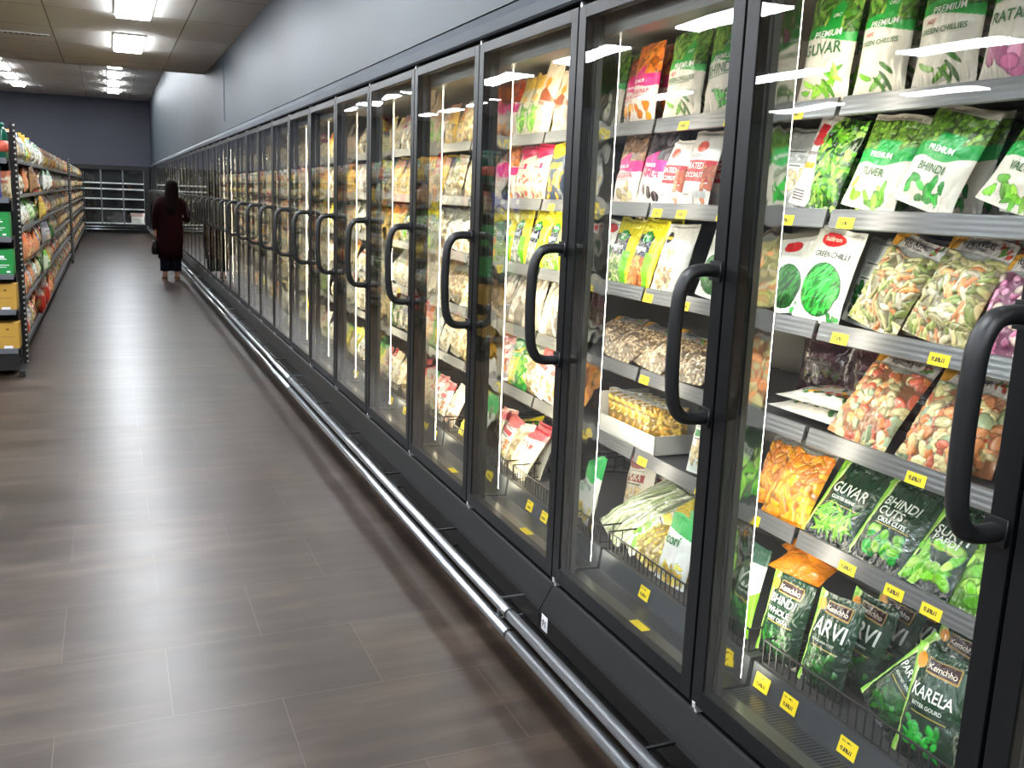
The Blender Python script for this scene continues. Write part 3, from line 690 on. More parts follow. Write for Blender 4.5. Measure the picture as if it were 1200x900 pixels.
# (name, key, paint, material, label, level, x, y, w, h, tilt, roll, t, extra copies behind it)
DA = 'behind the nearest full door'
HQ = [
 (FV, 'guvar_white', p_premium('GUVAR', GREEN, LIME, illn=14), 'bag', 'white and green GUVAR bag of green beans, far end of top shelf', 1, 1.53, 1.812, .170, .262, 8, -1, .045, 2),
 (FV, 'chilli_white', p_premium('GREEN CHILLIES', GREEN, GREEN, hot=True, illn=6), 'bag', 'white and green chillies bag beside the GUVAR bag on top shelf', 1, 1.535, 1.640, .150, .262, 8, -2, .045, 2),
 (FV, 'chilli_white', p_premium('GREEN CHILLIES', GREEN, GREEN, hot=True, illn=6), 'bag', 'white and green HOT CHILLIES bag beside the pink RATALU bag on top shelf', 1, 1.53, 1.462, .160, .262, 8, -3, .045, 2),
 (FV, 'ratalu_white', p_premium('RATALU', PUR, PUR, illn=11, lo=(.018, .015)), 'bag', 'RATALU bag showing pink yam cubes on top shelf', 1, 1.53, 1.300, .150, .262, 8, -2, .045, 1),
 (FV, 'silver_bag', p_plain((.74, .74, .72), (.6, .6, .58), BEI), 'foil', 'plain grey bag at far end of second shelf ' + DA, 2, 1.56, 1.935, .15, .20, 12, 4, .04, 0),
 (FV, 'methi_bag', p_methi, 'foil', 'tall bag with red badge and leafy green side on second shelf', 2, 1.53, 1.812, .170, .215, 15, 8, .035, 1),
 (FV, 'tuver_bag', p_peatop('TUVER', LIME), 'bag', 'white TUVER bag with green peas across its top on second shelf', 2, 1.53, 1.632, .165, .212, 15, 8, .035, 2),
 (FV, 'bhindi_bag', p_peatop('BHINDI', BRT), 'bag', 'white BHINDI bag with green band on second shelf', 2, 1.527, 1.478, .170, .212, 15, 14, .035, 2),
 (FV, 'pod_bag', p_peatop('VALOR', LIME), 'bag', 'leaning white bag with green pods right of BHINDI bag on second shelf', 2, 1.53, 1.275, .165, .200, 22, 16, .035, 1),
 (FV, 'dark_chilli_bag', p_greenoval(''), 'bag', 'small white bag with dark green oval at far end of third shelf', 3, 1.535, 1.885, .13, .195, 18, -8, .03, 1),
 (FV, 'green_chilli_bag', p_greenoval('GREEN CHILLI'), 'bag', 'white GREEN CHILLI bag with red oval badge and bright green chillies', 3, 1.522, 1.752, .162, .222, 14, 3, .04, 0),
 (FV, 'silver_bag', p_plain((.80, .80, .78), (.70, .71, .70), DKG), 'foil', 'pale bag half hidden behind the GREEN CHILLI bag', 3, 1.575, 1.662, .12, .20, 14, 6, .03, 1),
 ('mixed_vegetable_bag', 'avial_bag', p_clear(MIX, 150, .022, .006, 'fope AVIAL'), 'clear', 'clear bag of pale sliced vegetables next to the GREEN CHILLI bag', 3, 1.528, 1.577, .160, .215, 22, 12, .045, 1),
 ('mixed_vegetable_bag', 'avial_bag_b', p_clear(MIX, 130, .026, .007, 'fope AVIAL'), 'clear', 'large clear bag of sliced vegetables with orange piece, on third shelf beside handle', 3, 1.524, 1.405, .165, .225, 22, 8, .05, 1),
 ('mixed_vegetable_bag', 'pink_mix_bag', p_clear(PUR+[(.9, .8, .75)], 60, .012, .010, 'fope MIX'), 'clear', 'clear bag of pink and cream pieces at near end of third shelf', 3, 1.53, 1.245, .135, .20, 20, 0, .04, 0),
 ('mixed_vegetable_bag', 'sambar_bag', p_clear(SAM, 120, .017, .011, 'fope SAMBAR'), 'clear', 'clear SAMBAR bag of orange and green vegetable chunks on fourth shelf', 4, 1.526, 1.585, .185, .232, 34, 4, .05, 0),
 ('mixed_vegetable_bag', 'sambar_bag_b', p_clear(SAM, 110, .020, .012, 'fope SAMBAR'), 'clear', 'clear bag of orange and cream vegetable chunks behind the door handle, fourth shelf', 4, 1.526, 1.375, .180, .220, 30, 2, .05, 1),
 ('mango_slice_bag', 'mango_bag', p_clear(ORG, 110, .026, .011, None, top=.90, bg=(.9, .75, .5)), 'clear', 'orange mango slice bag at far end of fifth shelf', 5, 1.56, 1.905, .13, .19, 28, -8, .03, 0),
 ('mango_slice_bag', 'mango_bag', p_clear(ORG, 110, .026, .011, None, top=.90, bg=(.9, .75, .5)), 'clear', 'large clear bag of bright orange mango slices beside dark green GUVAR bag', 5, 1.526, 1.80, .165, .205, 28, -2, .045, 0),
 (FV, 'guvar_dark', p_dark(['GUVAR'], 'CLUSTER BEANS', LIME, .026, .0035, False, 60), 'foil', 'dark green GUVAR bag on fifth shelf beside orange slices', 5, 1.526, 1.648, .165, .205, 34, 2, .03, 1),
 (FV, 'bhindi_cuts', p_dark(['BHINDI', 'CUTS'], 'OKRA CUTS', BRT+LIME, .013, .012, False, 30), 'foil', 'dark green BHINDI CUTS bag with chopped okra picture on fifth shelf', 5, 1.526, 1.492, .170, .205, 34, 2, .03, 1),
 (FV, 'surti_dark', p_dark(['SURTI'], 'PAPDI', LIME, .03, .012, False, 16, (.05, .1, .9, .5)), 'foil', 'dark bag with lime green side right of BHINDI CUTS on fifth shelf', 5, 1.526, 1.352, .135, .205, 34, 4, .03, 1),
 (FV, 'lime_bag', p_clear(LIME, 30, .03, .014, None, bg=(.6, .8, .35), top=.9, relief=.4), 'foil', 'bright lime green bag at near end of fifth shelf', 5, 1.53, 1.235, .11, .205, 30, 0, .03, 0),
 (FV, 'limewhite_bag', p_limewhite, 'bag', 'white and lime green bag at far end of basket ' + DA, 6, 1.46, 1.865, .12, .235, 16, -4, .04, 0),
 (FV, 'bhindi_whole', p_dark(['BHINDI', 'WHOLE'], 'BABY OKRA', DKG, .02, .006), 'foil', 'dark green BHINDI WHOLE bag standing in basket', 6, 1.462, 1.700, .150, .205, 14, -3, .045, 0),
 (FV, 'arvi_bag', p_dark(['ARVI'], 'COLOCASIA ROOT', DKG, .02, .012), 'foil', 'foremost dark green ARVI bag standing in the basket', 6, 1.462, 1.545, .142, .225, 14, -2, .045, 0),
 (FV, 'arvi_bag', p_dark(['ARVI'], 'COLOCASIA ROOT', DKG, .02, .012), 'foil', 'second dark green ARVI bag, directly behind the foremost', 6, 1.535, 1.530, .142, .225, 12, 4, .045, 0),
 (FV, 'arvi_bag', p_dark(['ARVI'], 'COLOCASIA ROOT', DKG, .02, .012), 'foil', 'third dark green ARVI bag in the row in the basket', 6, 1.600, 1.520, .142, .225, 12, 6, .045, 0),
 (FV, 'arvi_bag', p_dark(['ARVI'], 'COLOCASIA ROOT', DKG, .02, .012), 'foil', 'rearmost dark green ARVI bag in the basket, in shadow', 6, 1.670, 1.50, .142, .225, 12, 3, .045, 0),
 (FV, 'parwal_bag', p_dark(['PARWAL'], 'POINTED GOURD', DKG, .022, .009, False), 'foil', 'crumpled dark PARWAL bag leaning over in the basket', 6, 1.475, 1.385, .135, .215, 26, 28, .05, 0),
 (FV, 'karela_bag', p_dark(['KARELA'], 'BITTER GOURD', BRT, .012, .006), 'foil', 'dark green KARELA bag with orange badge at near end of basket', 6, 1.455, 1.235, .150, .232, 14, -3, .05, 0),
 (FV, 'arvi_bag', p_dark(['ARVI'], 'COLOCASIA ROOT', DKG, .02, .012), 'foil', 'dark bag in the rear of the basket behind KARELA', 6, 1.60, 1.33, .142, .225, 12, 3, .045, 1),
 (FV, 'karela_bag', p_dark(['KARELA'], 'BITTER GOURD', BRT, .012, .006), 'foil', 'dark green bag with brown badge directly behind the front KARELA bag', 6, 1.54, 1.18, .150, .222, 14, 2, .05, 0),
]
DB = 'behind second full door'
PM = 'bag'
HQ += [
 (FV, 'chilli_white', p_premium('GREEN CHILLIES', GREEN, GREEN, hot=True, illn=6), PM, 'white green-topped bag at far end of top shelf ' + DB, 1, 1.54, 2.86, .160, .245, 8, 0, .045, 1),
 (FV, 'orange_berry', p_magenta('BERRIE PULP', [(.78, .36, .25), (.62, .25, .2)], ORG), PM, 'red-brown and magenta bag left of the orange one on top shelf', 1, 1.55, 2.715, .12, .215, 8, -3, .045, 1),
 (FV, 'orange_pulp', p_magenta('BERRIE PULP', [(.96, .48, .12), (1., .58, .2)], ORG), PM, 'orange and magenta PREMIUM bag on top shelf ' + DB, 1, 1.528, 2.622, .150, .240, 8, -2, .045, 2),
 (FV, 'chilli_white', p_premium('GREEN CHILLIES', GREEN, GREEN, hot=True, illn=6), PM, 'white green-topped CHILLIES bag, middle of top shelf ' + DB, 1, 1.53, 2.405, .195, .250, 8, -2, .045, 2),
 (FV, 'bhindi_white', p_premium('BHINDI', LIME, BRT, illn=8), PM, 'white BHINDI bag with green top at near end, top shelf ' + DB, 1, 1.53, 2.205, .170, .250, 8, -4, .045, 2),
 (FV, 'cassava', p_magenta('CASSAVA', BROWN, BEI), PM, 'brown-topped magenta band bag at far end of second shelf', 2, 1.53, 2.705, .150, .222, 12, -2, .04, 1),
 (FV, 'amla', p_magenta('AMLA', BLK, BLK), PM, 'magenta AMLA bag with black fruit on second shelf', 2, 1.53, 2.552, .158, .222, 12, 3, .04, 1),
 (FV, 'coconut', p_redblock, PM, 'white bag with red block, left of two, on second shelf', 2, 1.53, 2.440, .130, .195, 12, 2, .04, 1),
 (FV, 'coconut', p_redblock, PM, 'white bag with red block, right of two, on second shelf', 2, 1.528, 2.305, .145, .215, 12, 2, .04, 2),
 (FV, 'grey_veg', p_greenoval(''), PM, 'white and dark green bag at far end of third shelf ' + DB, 3, 1.55, 2.87, .14, .2, 14, 4, .03, 0),
 (FV, 'yellow_bean', p_yellow([(.55, .7, .35), (.8, .82, .6)]), 'foil', 'yellow and navy bag of pale beans on third shelf', 3, 1.53, 2.735, .165, .218, 16, 2, .04, 1),
 (FV, 'yellow_carrot', p_yellow([(.95, .5, .2), (.98, .6, .3)]), 'foil', 'yellow and navy bag of orange carrots on third shelf', 3, 1.53, 2.590, .150, .218, 16, 4, .04, 1),
 ('mushroom_bag', 'mush', p_mush, PM, 'white creased bag with mushroom picture on third shelf', 3, 1.524, 2.415, .165, .215, 16, 0, .05, 0),
 (FV, 'grey_veg', p_greenoval(''), PM, 'small green and white bag right of the mushroom bag', 3, 1.56, 2.24, .14, .2, 14, 4, .03, 1),
]
for i, (y, lab) in enumerate(((2.86, 'far left'), (2.70, 'left'), (2.50, 'middle'), (2.30, 'right'))):
    HQ.append(('dried_bean_bag', 'beige_bean', p_clear([(.78, .66, .50), (.68, .56, .42), (.84, .74, .60)], 150, .010, .004, 'PULSES', (.62, .60, .58), bg=(.6, .58, .54)), 'clear', f'clear bag of small beige beans, {lab}, fourth shelf, second full door', 4, 1.528, y, .19, .20, 58, (-6, 4, 6, -4)[i], .045, 0))
HQ += [
 (FV, 'icor', p_icor, PM, 'white and green bag at far end of basket ' + DB, 6, 1.465, 2.74, .125, .235, 14, -4, .04, 0),
 (FV, 'icor', p_icor, PM, 'white and green bag of yellow corn standing at near end of basket', 6, 1.462, 2.185, .150, .205, 18, -3, .05, 1),
 ('corn_bag', 'corn_clear', p_clear(CORN, 90, .009, .006, None, top=.85, bg=(.8, .8, .7)), 'clear', 'clear bag of yellow corn lying against basket front', 6, 1.47, 2.36, .17, .18, 48, 6, .05, 0),
 ('drumstick_bag', 'drumstick', p_clear([(.72, .76, .58), (.62, .68, .48), (.85, .86, .75)], 40, .14, .006, None, ang=1.45, top=.95, bg=(.75, .77, .7)), 'clear', 'long clear bag of pale green drumstick pods in basket', 6, 1.475, 2.58, .20, .30, 56, 14, .05, 0),
 (FV, 'puka', p_plain((.80, .76, .70), (.55, .12, .15), BEI, 'PUKA'), PM, 'cream bag with dark red label in the rear of basket ' + DB, 6, 1.62, 2.66, .17, .25, 14, -10, .05, 1),
 ('gourd_bag', 'yellowish', p_plain((.86, .86, .74), (.90, .80, .35), LIME), 'foil', 'pale yellow-green bag lying across the drumstick pods', 6, 1.475, 2.45, .11, .26, 52, 24, .04, 0),
 ('frozen_paratha_pack', 'round_label', p_plain((.88, .90, .86), (.10, .50, .22), BEI), PM, 'white pack with green round label right of the carton', 5, 1.545, 2.205, .11, .19, 14, -6, .035, 1),
]
DC = 'behind third full door'
HQ += [
 (FV, 'red_mag', p_magenta('BERRY', [(.85, .25, .12), (.92, .35, .2)], [(.7, .3, .25)]), PM, 'red and magenta bag at far end of top shelf ' + DC, 1, 1.54, 3.70, .14, .235, 8, 0, .045, 1),
 ('frozen_snack_bag', 'yellowtall', p_plain((.78, .76, .68), (.88, .72, .30), LIME, 'ROTI'), PM, 'tall beige bag with yellow top, left of two, on top shelf', 1, 1.53, 3.585, .10, .235, 10, 6, .04, 3),
 ('frozen_snack_bag', 'yellowtall', p_plain((.78, .76, .68), (.88, .72, .30), LIME, 'ROTI'), PM, 'tall beige bag with yellow top, right of two, on top shelf', 1, 1.53, 3.485, .10, .235, 10, 8, .04, 3),
 ('frozen_snack_bag', 'kraft', p_kraft, PM, 'light brown momo bag with round top, on top shelf ' + DC, 1, 1.528, 3.375, .150, .275, 10, 10, .045, 2),
 ('frozen_snack_bag', 'kraft', p_kraft, PM, 'light brown momo bag near the door frame on top shelf', 1, 1.528, 3.21, .14, .22, 10, 4, .045, 1),
 (FV, 'orange_pulp', p_magenta('BERRIE PULP', [(.96, .48, .12), (1., .58, .2)], ORG), PM, 'orange and magenta bag at far end of second shelf ' + DC, 2, 1.53, 3.685, .15, .215, 8, -2, .045, 1),
 ('frozen_snack_bag', 'pinktop', p_plain((.82, .78, .66), (.86, .10, .32), [(.8, .4, .35), (.85, .75, .6)], 'PAVS'), 'foil', 'clear bag with pink top, left of two, second shelf', 2, 1.53, 3.53, .15, .215, 8, 0, .05, 1),
 ('frozen_snack_bag', 'pinktop', p_plain((.82, .78, .66), (.86, .10, .32), [(.8, .4, .35), (.85, .75, .6)], 'PAVS'), 'foil', 'clear bag with pink top, right of two, second shelf', 2, 1.53, 3.385, .14, .215, 8, 3, .05, 1),
 (FV, 'arros', p_plain((.16, .24, .34), (.88, .82, .14), ORG, 'AROS'), PM, 'dark blue bag with orange picture and yellow top, second shelf', 2, 1.53, 3.225, .15, .215, 8, 0, .045, 1),
 (FV, 'yellow_grey', p_yellow([(.80, .80, .74), (.65, .68, .6)], 'mixed'), 'foil', 'yellow topped bag of pale pieces, far end of third shelf', 3, 1.53, 3.70, .15, .22, 12, 0, .045, 1),
 (FV, 'yellow_grey', p_yellow([(.80, .80, .74), (.65, .68, .6)], 'mixed'), 'foil', 'yellow topped bag of pale pieces, middle of third shelf', 3, 1.53, 3.55, .15, .22, 12, -3, .045, 1),
 (FV, 'yellow_grey', p_yellow([(.80, .80, .74), (.65, .68, .6)], 'mixed'), 'foil', 'yellow topped bag of pale pieces, right of middle, third shelf', 3, 1.53, 3.39, .16, .22, 12, 2, .045, 1),
 (FV, 'yellow_bean', p_yellow([(.55, .7, .35), (.8, .82, .6)]), 'foil', 'yellow and navy bag with green side, near end of third shelf', 3, 1.53, 3.23, .15, .218, 12, 2, .04, 1),
]
for i, (y, lab) in enumerate(((3.70, 'far end'), (3.55, 'left'), (3.40, 'middle'), (3.24, 'right'))):
    HQ.append(('frozen_fish_bag', 'pale_long', p_clear([(.86, .80, .72), (.80, .72, .64), (.90, .86, .8)], 26, .05, .012, None, ang=1.4, top=.92, bg=(.8, .76, .7), relief=.5), 'clear', f'clear bag of long pale fillets, {lab}, fourth shelf, third full door', 4, 1.53, y, .155, .215, 14, (-3, 5, -4, 2)[i], .045, 1))
HQ += [
 ('frozen_snack_bag', 'greenpic', p_greenbox, PM, 'green bag with vegetable picture on fifth shelf ' + DC, 5, 1.53, 3.50, .165, .205, 16, 4, .04, 1),
 ('frozen_snack_bag', 'pinkstripe', p_plain((.86, .80, .76), (.78, .30, .28), SAM), 'foil', 'cream and red bag leaning right of green bag, fifth shelf', 5, 1.53, 3.32, .15, .20, 16, 14, .045, 1),
 ('frozen_snack_bag', 'pinkstripe', p_plain((.86, .80, .76), (.78, .30, .28), SAM), 'foil', 'cream and red bag at far end of fifth shelf ' + DC, 5, 1.53, 3.68, .15, .20, 16, -4, .045, 1),
 ('frozen_snack_bag', 'pinkstripe', p_plain((.86, .80, .76), (.78, .30, .28), SAM), 'foil', 'cream and red bag at near end of fifth shelf ' + DC, 5, 1.53, 3.19, .12, .19, 16, 4, .045, 1),
 ('frozen_snack_bag', 'navyround', p_navy, 'foil', 'navy and yellow bag lying on top in basket', 6, 1.50, 3.50, .19, .22, 50, -30, .05, 0),
 ('frozen_snack_bag', 'redlabel', p_plain((.86, .82, .70), (.72, .12, .18), BEI, 'KULFI'), 'clear', 'large clear bag with red label in basket ' + DC, 6, 1.465, 3.34, .19, .21, 30, 4, .06, 1),
 ('frozen_snack_bag', 'redlabel', p_plain((.86, .82, .70), (.72, .12, .18), BEI, 'KULFI'), 'clear', 'cream bag with red label at far end of basket ' + DC, 6, 1.465, 3.66, .16, .20, 20, -4, .06, 1),
]
# behind the neighbouring door at the photo's right edge
for lv in range(1, 7):
    for q, y in enumerate((.98, .83)):
        HQ.append((FV, 'edge%d' % lv, (p_premium('TINDORA', LIME, LIME), p_peatop('METHI', DKG), p_clear(BEI, 80, .012, .006, 'fope MIX'), p_clear(SAM, 60, .016, .01, 'fope MIX'), p_dark(['TINDORA'], 'IVY GOURD', BRT, .012, .008), p_dark(['TINDORA'], 'IVY GOURD', BRT, .012, .008))[lv-1],
            'foil' if lv > 2 else 'bag', f'bag {("beside the frame", "one along")[q]} on {LEVEL[lv]} behind door at right edge', lv, 1.53 if lv < 6 else 1.462, y, .15, .205, 14, 0, .04, 0))
for n, (name, key, paint, m, lab, lv, x, y, w, h, tilt, roll, t, extra) in enumerate(HQ):
    res = (104, 130) if y < 2.0 else ((76, 96) if y < 2.95 else (48, 60))
    z = FLOOR[lv]+.002
    sd = sum(map(ord, key)) % 40+1
    g = {'near': 'bags behind the nearest full door'}.get('near') if y < 1.95 else ('bags behind the second door' if y < 2.95 else 'bags behind the third door')
    bag(name, key, paint, m, lab, g, x, y, z, w, h, tilt, roll, t, sd, *res)
    words = lab.split()
    for e in range(extra):
        pos = 'directly behind it' if e == 0 else 'two rows behind it'
        l2 = ' '.join((('same print: ' if False else '')+lab).split()[:13])+(' one row back' if e == 0 else ' two rows back' if e == 1 else ' three rows back')
        bag(name, key, paint, m, l2, g, x+.062*(e+1), y-.012*(e+1), z, w, h, tilt*.7, roll*.4+2*(e % 2), t, sd, *res)

for i in range(3):  # maroon bags whose dark colour also puts shade into the shelf's void
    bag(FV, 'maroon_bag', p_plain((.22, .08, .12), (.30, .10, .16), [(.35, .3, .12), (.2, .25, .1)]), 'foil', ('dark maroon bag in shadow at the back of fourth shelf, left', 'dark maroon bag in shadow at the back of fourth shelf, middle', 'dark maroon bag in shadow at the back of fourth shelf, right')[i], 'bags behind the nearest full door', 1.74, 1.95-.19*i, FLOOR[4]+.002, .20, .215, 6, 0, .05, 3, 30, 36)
# flat packs, orange bags on top, the carton of mango bars
def flat_bag(name, key, paint, m, lab, x, y, z, w, h, t=.035, roll=0, tilt=86, seed=5):
    me, tm = bag_mesh(key, w, h, t, paint, seed, 70, 90, m); o = link(name, me); tag(o, lab, 'frozen food bag', 'flat lying packs'); place(o, x, y, z, tilt, 0, roll); return o
def p_flatveg(c): c.fill((.86, .84, .80)); c.fill((.62, .25, .45), c.V > .78); c.pcs((.1, .2, .9, .7), 40, .014, .008, DKG+[(.85, .25, .15), (.95, .7, .2)], relief=.2)
for i in range(2):
    flat_bag(FV, 'flatveg', p_flatveg, 'bag', ('flat white bag with coloured vegetable picture, lower of two on fourth shelf', 'flat white bag with coloured vegetable picture, upper of two on fourth shelf')[i], 1.545+.01*i, 1.80-.03*i, FLOOR[4]+.020+.032*i, .24, .20, roll=6*i)
flat_bag('mango_pulp_bag', 'orangeflat', p_orangeflat, 'foil', 'flat orange bag lying above BHINDI WHOLE in the basket', 1.53, 1.745, .605, .16, .17, roll=10, tilt=70)
flat_bag('mango_pulp_bag', 'orangeflat', p_orangeflat, 'foil', 'flat orange bag behind, sloping over the lime bag', 1.58, 1.80, .63, .16, .17, roll=-14, tilt=66, seed=6)
t_ = empty('display_carton', (1.53, 2.60, FLOOR[5]), 'open white cardboard carton holding upright mango bars on fifth shelf', 'carton')
cm = MB(); a, b, hh = .19, .36, .062
cm.box((0, -b/2, 0), (.002, b/2, hh)); cm.box((a, -b/2, 0), (a+.002, b/2, hh+.04)); cm.box((0, -b/2, 0), (a, -b/2+.002, hh)); cm.box((0, b/2-.002, 0), (a, b/2, hh+.075)); cm.box((0, -b/2, 0), (a, b/2, .002))
cm.build('tray', 'card', t_)
for i in range(7):
    y = 2.60+.145-.045*i
    me, tm = bag_mesh('mangobar', .15, .135, .03, p_clear([(.95, .74, .28), (.90, .66, .22), (.98, .82, .42)], 60, .02, .006, None, top=.95, bg=(.92, .74, .32), relief=.5), 4, 50, 50, 'clear')
    o = link('mango_bar_pack', me); tag(o, f'clear pack of yellow mango bars in the white carton, {ORD[i+1]} from its far end', 'frozen food pack', 'mango bar packs in the white carton')
    place(o, 1.60, y, FLOOR[5]+.008, 8 if i else 4, 0, 62 if i else 20)

# ------------------------------------------------------------------ stock behind the other doors
def p_box(base, a, b_):
    def f(c): c.fill(base); c.rect(.1, .55, .9, .85, a); c.pcs((.15, .1, .85, .5), 14, .02, .012, b_, sd=2); c.rect(.1, .90, .6, .95, (.3, .25, .2))
    return f
KIND = [
 ('cream', 'frozen_snack_bag', p_plain((.88, .84, .74), (.80, .70, .50), BEI), 'bag'), ('white-and-red', 'frozen_snack_bag', p_plain((.90, .87, .82), (.75, .18, .18), SAM), 'foil'),
 ('yellow-topped', 'frozen_snack_bag', p_yellow([(.82, .80, .66), (.7, .7, .5)]), 'foil'), ('clear beige', 'frozen_snack_bag', p_clear(BEI, 60, .016, .008, None, relief=.8), 'clear'),
 ('gold', 'frozen_snack_bag', p_plain((.93, .76, .36), (.86, .52, .16), BEI), 'bag'), ('green-and-yellow', 'frozen_snack_bag', p_plain((.92, .84, .25), (.14, .58, .22), CORN), 'foil'),
 ('pale pink', 'frozen_snack_bag', p_clear([(.90, .78, .70), (.86, .70, .62), (.94, .86, .78)], 40, .022, .010, None, relief=.7), 'clear'), ('white', 'frozen_snack_bag', p_plain((.92, .91, .86), (.72, .72, .66), BEI), 'foil'),
 ('black-and-silver', 'frozen_snack_bag', p_plain((.55, .55, .52), (.16, .18, .18), BEI), 'foil'), ('magenta-topped', 'frozen_snack_bag', p_plain((.88, .84, .78), (.78, .15, .42), BEI), 'foil'),
 ('clear green', 'frozen_snack_bag', p_clear(GREEN+BEI, 60, .014, .008, None, relief=.7), 'clear')]
PICK = {4: {1: (2, 2, 2), 2: (2, 3, 7), 3: (4, 1, 3), 4: (7, 6, 3), 5: (3, 5, 3), 6: (5, 1, 3)}, 5: {1: (6, 4, 3), 2: (4, 3, 0), 3: (3, 7, 0), 4: (0, 3, 7), 5: (7, 0, 3), 6: (5, 1, 6)},
        6: {1: (0, 9, 7), 2: (4, 4, 9), 3: (4, 2, 8), 4: (7, 0, 3), 5: (10, 8, 3), 6: (1, 0, 3)}}
r2 = random.Random(11)
for bay in range(4, 14):
    y0 = .157+bay*PITCH
    wts = [0, 0, 0, 3, 3, 3, 7, 7, 7, 6, 6, 1, 2, 4, 8, 9, 10]
    res = (30, 38) if bay < 6 else (18, 22)
    for lv in range(1, 7):
        ks = PICK.get(bay, {}).get(lv) or tuple(r2.choice(wts) for _ in range(3))
        y = y0+PITCH-.09; i = 0
        while y > y0+.07 and i < 5:
            kd = ks[min(i, 4)*3//5]; nm, on, pt, mt = KIND[kd]
            w = .145; h = r2.uniform(.185, .21); x = (1.53 if lv < 6 else 1.462)
            lab = f'{nm} frozen food bag, {ORD[i+1]} from far end, {LEVEL[lv]}, {ORD[bay]} full door'
            tl = 14 if lv not in (4, 6) else 24
            bag(on, 'stock%d' % kd, pt, mt, lab, f'bags behind the {ORD[bay]} full door', x+r2.uniform(0, .02), y, FLOOR[lv]+.002, w, .20, tl+r2.uniform(-4, 6), r2.uniform(-7, 9), .045, kd+3, *res)
            y -= .142; i += 1
# beyond that the stock is only a flicker of colour between the frames
def stock_mass(ys, n, lab):
    vs = []; fs = []; cs = []; b0 = 0
    for bay in range(n):
        for lv in range(1, 7):
            for i in range(5):
                kd = r2.choice([0, 0, 3, 3, 6, 7, 7, 4, 1, 10]); me, _ = bag_mesh('stock%d' % kd, .145, .20, .045, KIND[kd][2], kd+3, 8, 10, KIND[kd][3])
                v = np.zeros(len(me.vertices)*3, np.float32); me.vertices.foreach_get('co', v); v = v.reshape(-1, 3)
                c = np.zeros(len(me.vertices)*4, np.float32); me.color_attributes['Col'].data.foreach_get('color', c)
                f = np.zeros(len(me.loops), np.int32); me.loops.foreach_get('vertex_index', f)
                mt = Matrix.Rotation(R(-90), 4, 'Z')@Matrix.Rotation(R(-16), 4, 'X')@Matrix.Rotation(R(r2.uniform(-7, 9)), 4, 'Y'); mt.translation = (1.535, ys+bay*PITCH+.09+.145*i, FLOOR[lv]+.004)
                A = np.array(mt); v = v@A[:3, :3].T+A[:3, 3]; vs.append(v); cs.append(c.reshape(-1, 4)); fs.append(f.reshape(-1, 4)+b0); b0 += len(v)
    me = bpy.data.meshes.new('frozen_stock'); me.from_pydata(np.concatenate(vs).tolist(), [], np.concatenate(fs).tolist())
    at = me.color_attributes.new('Col', 'FLOAT_COLOR', 'POINT'); at.data.foreach_set('color', np.concatenate(cs).ravel()); me.materials.append(M['bag'])
    o = link('frozen_stock', me); o['kind'] = 'stuff'; tag(o, lab, 'frozen food')
for q, (yy, nb) in enumerate(((.157+14*PITCH, 4), (.157+18*PITCH, 5), (.157+23*PITCH, 5), (.157+28*PITCH, 5), (.157+33*PITCH, 4))):
    stock_mass(yy, nb, f'pale frozen food packs seen as flecks behind the distant doors, {ORD[q+1]} stretch from camera')
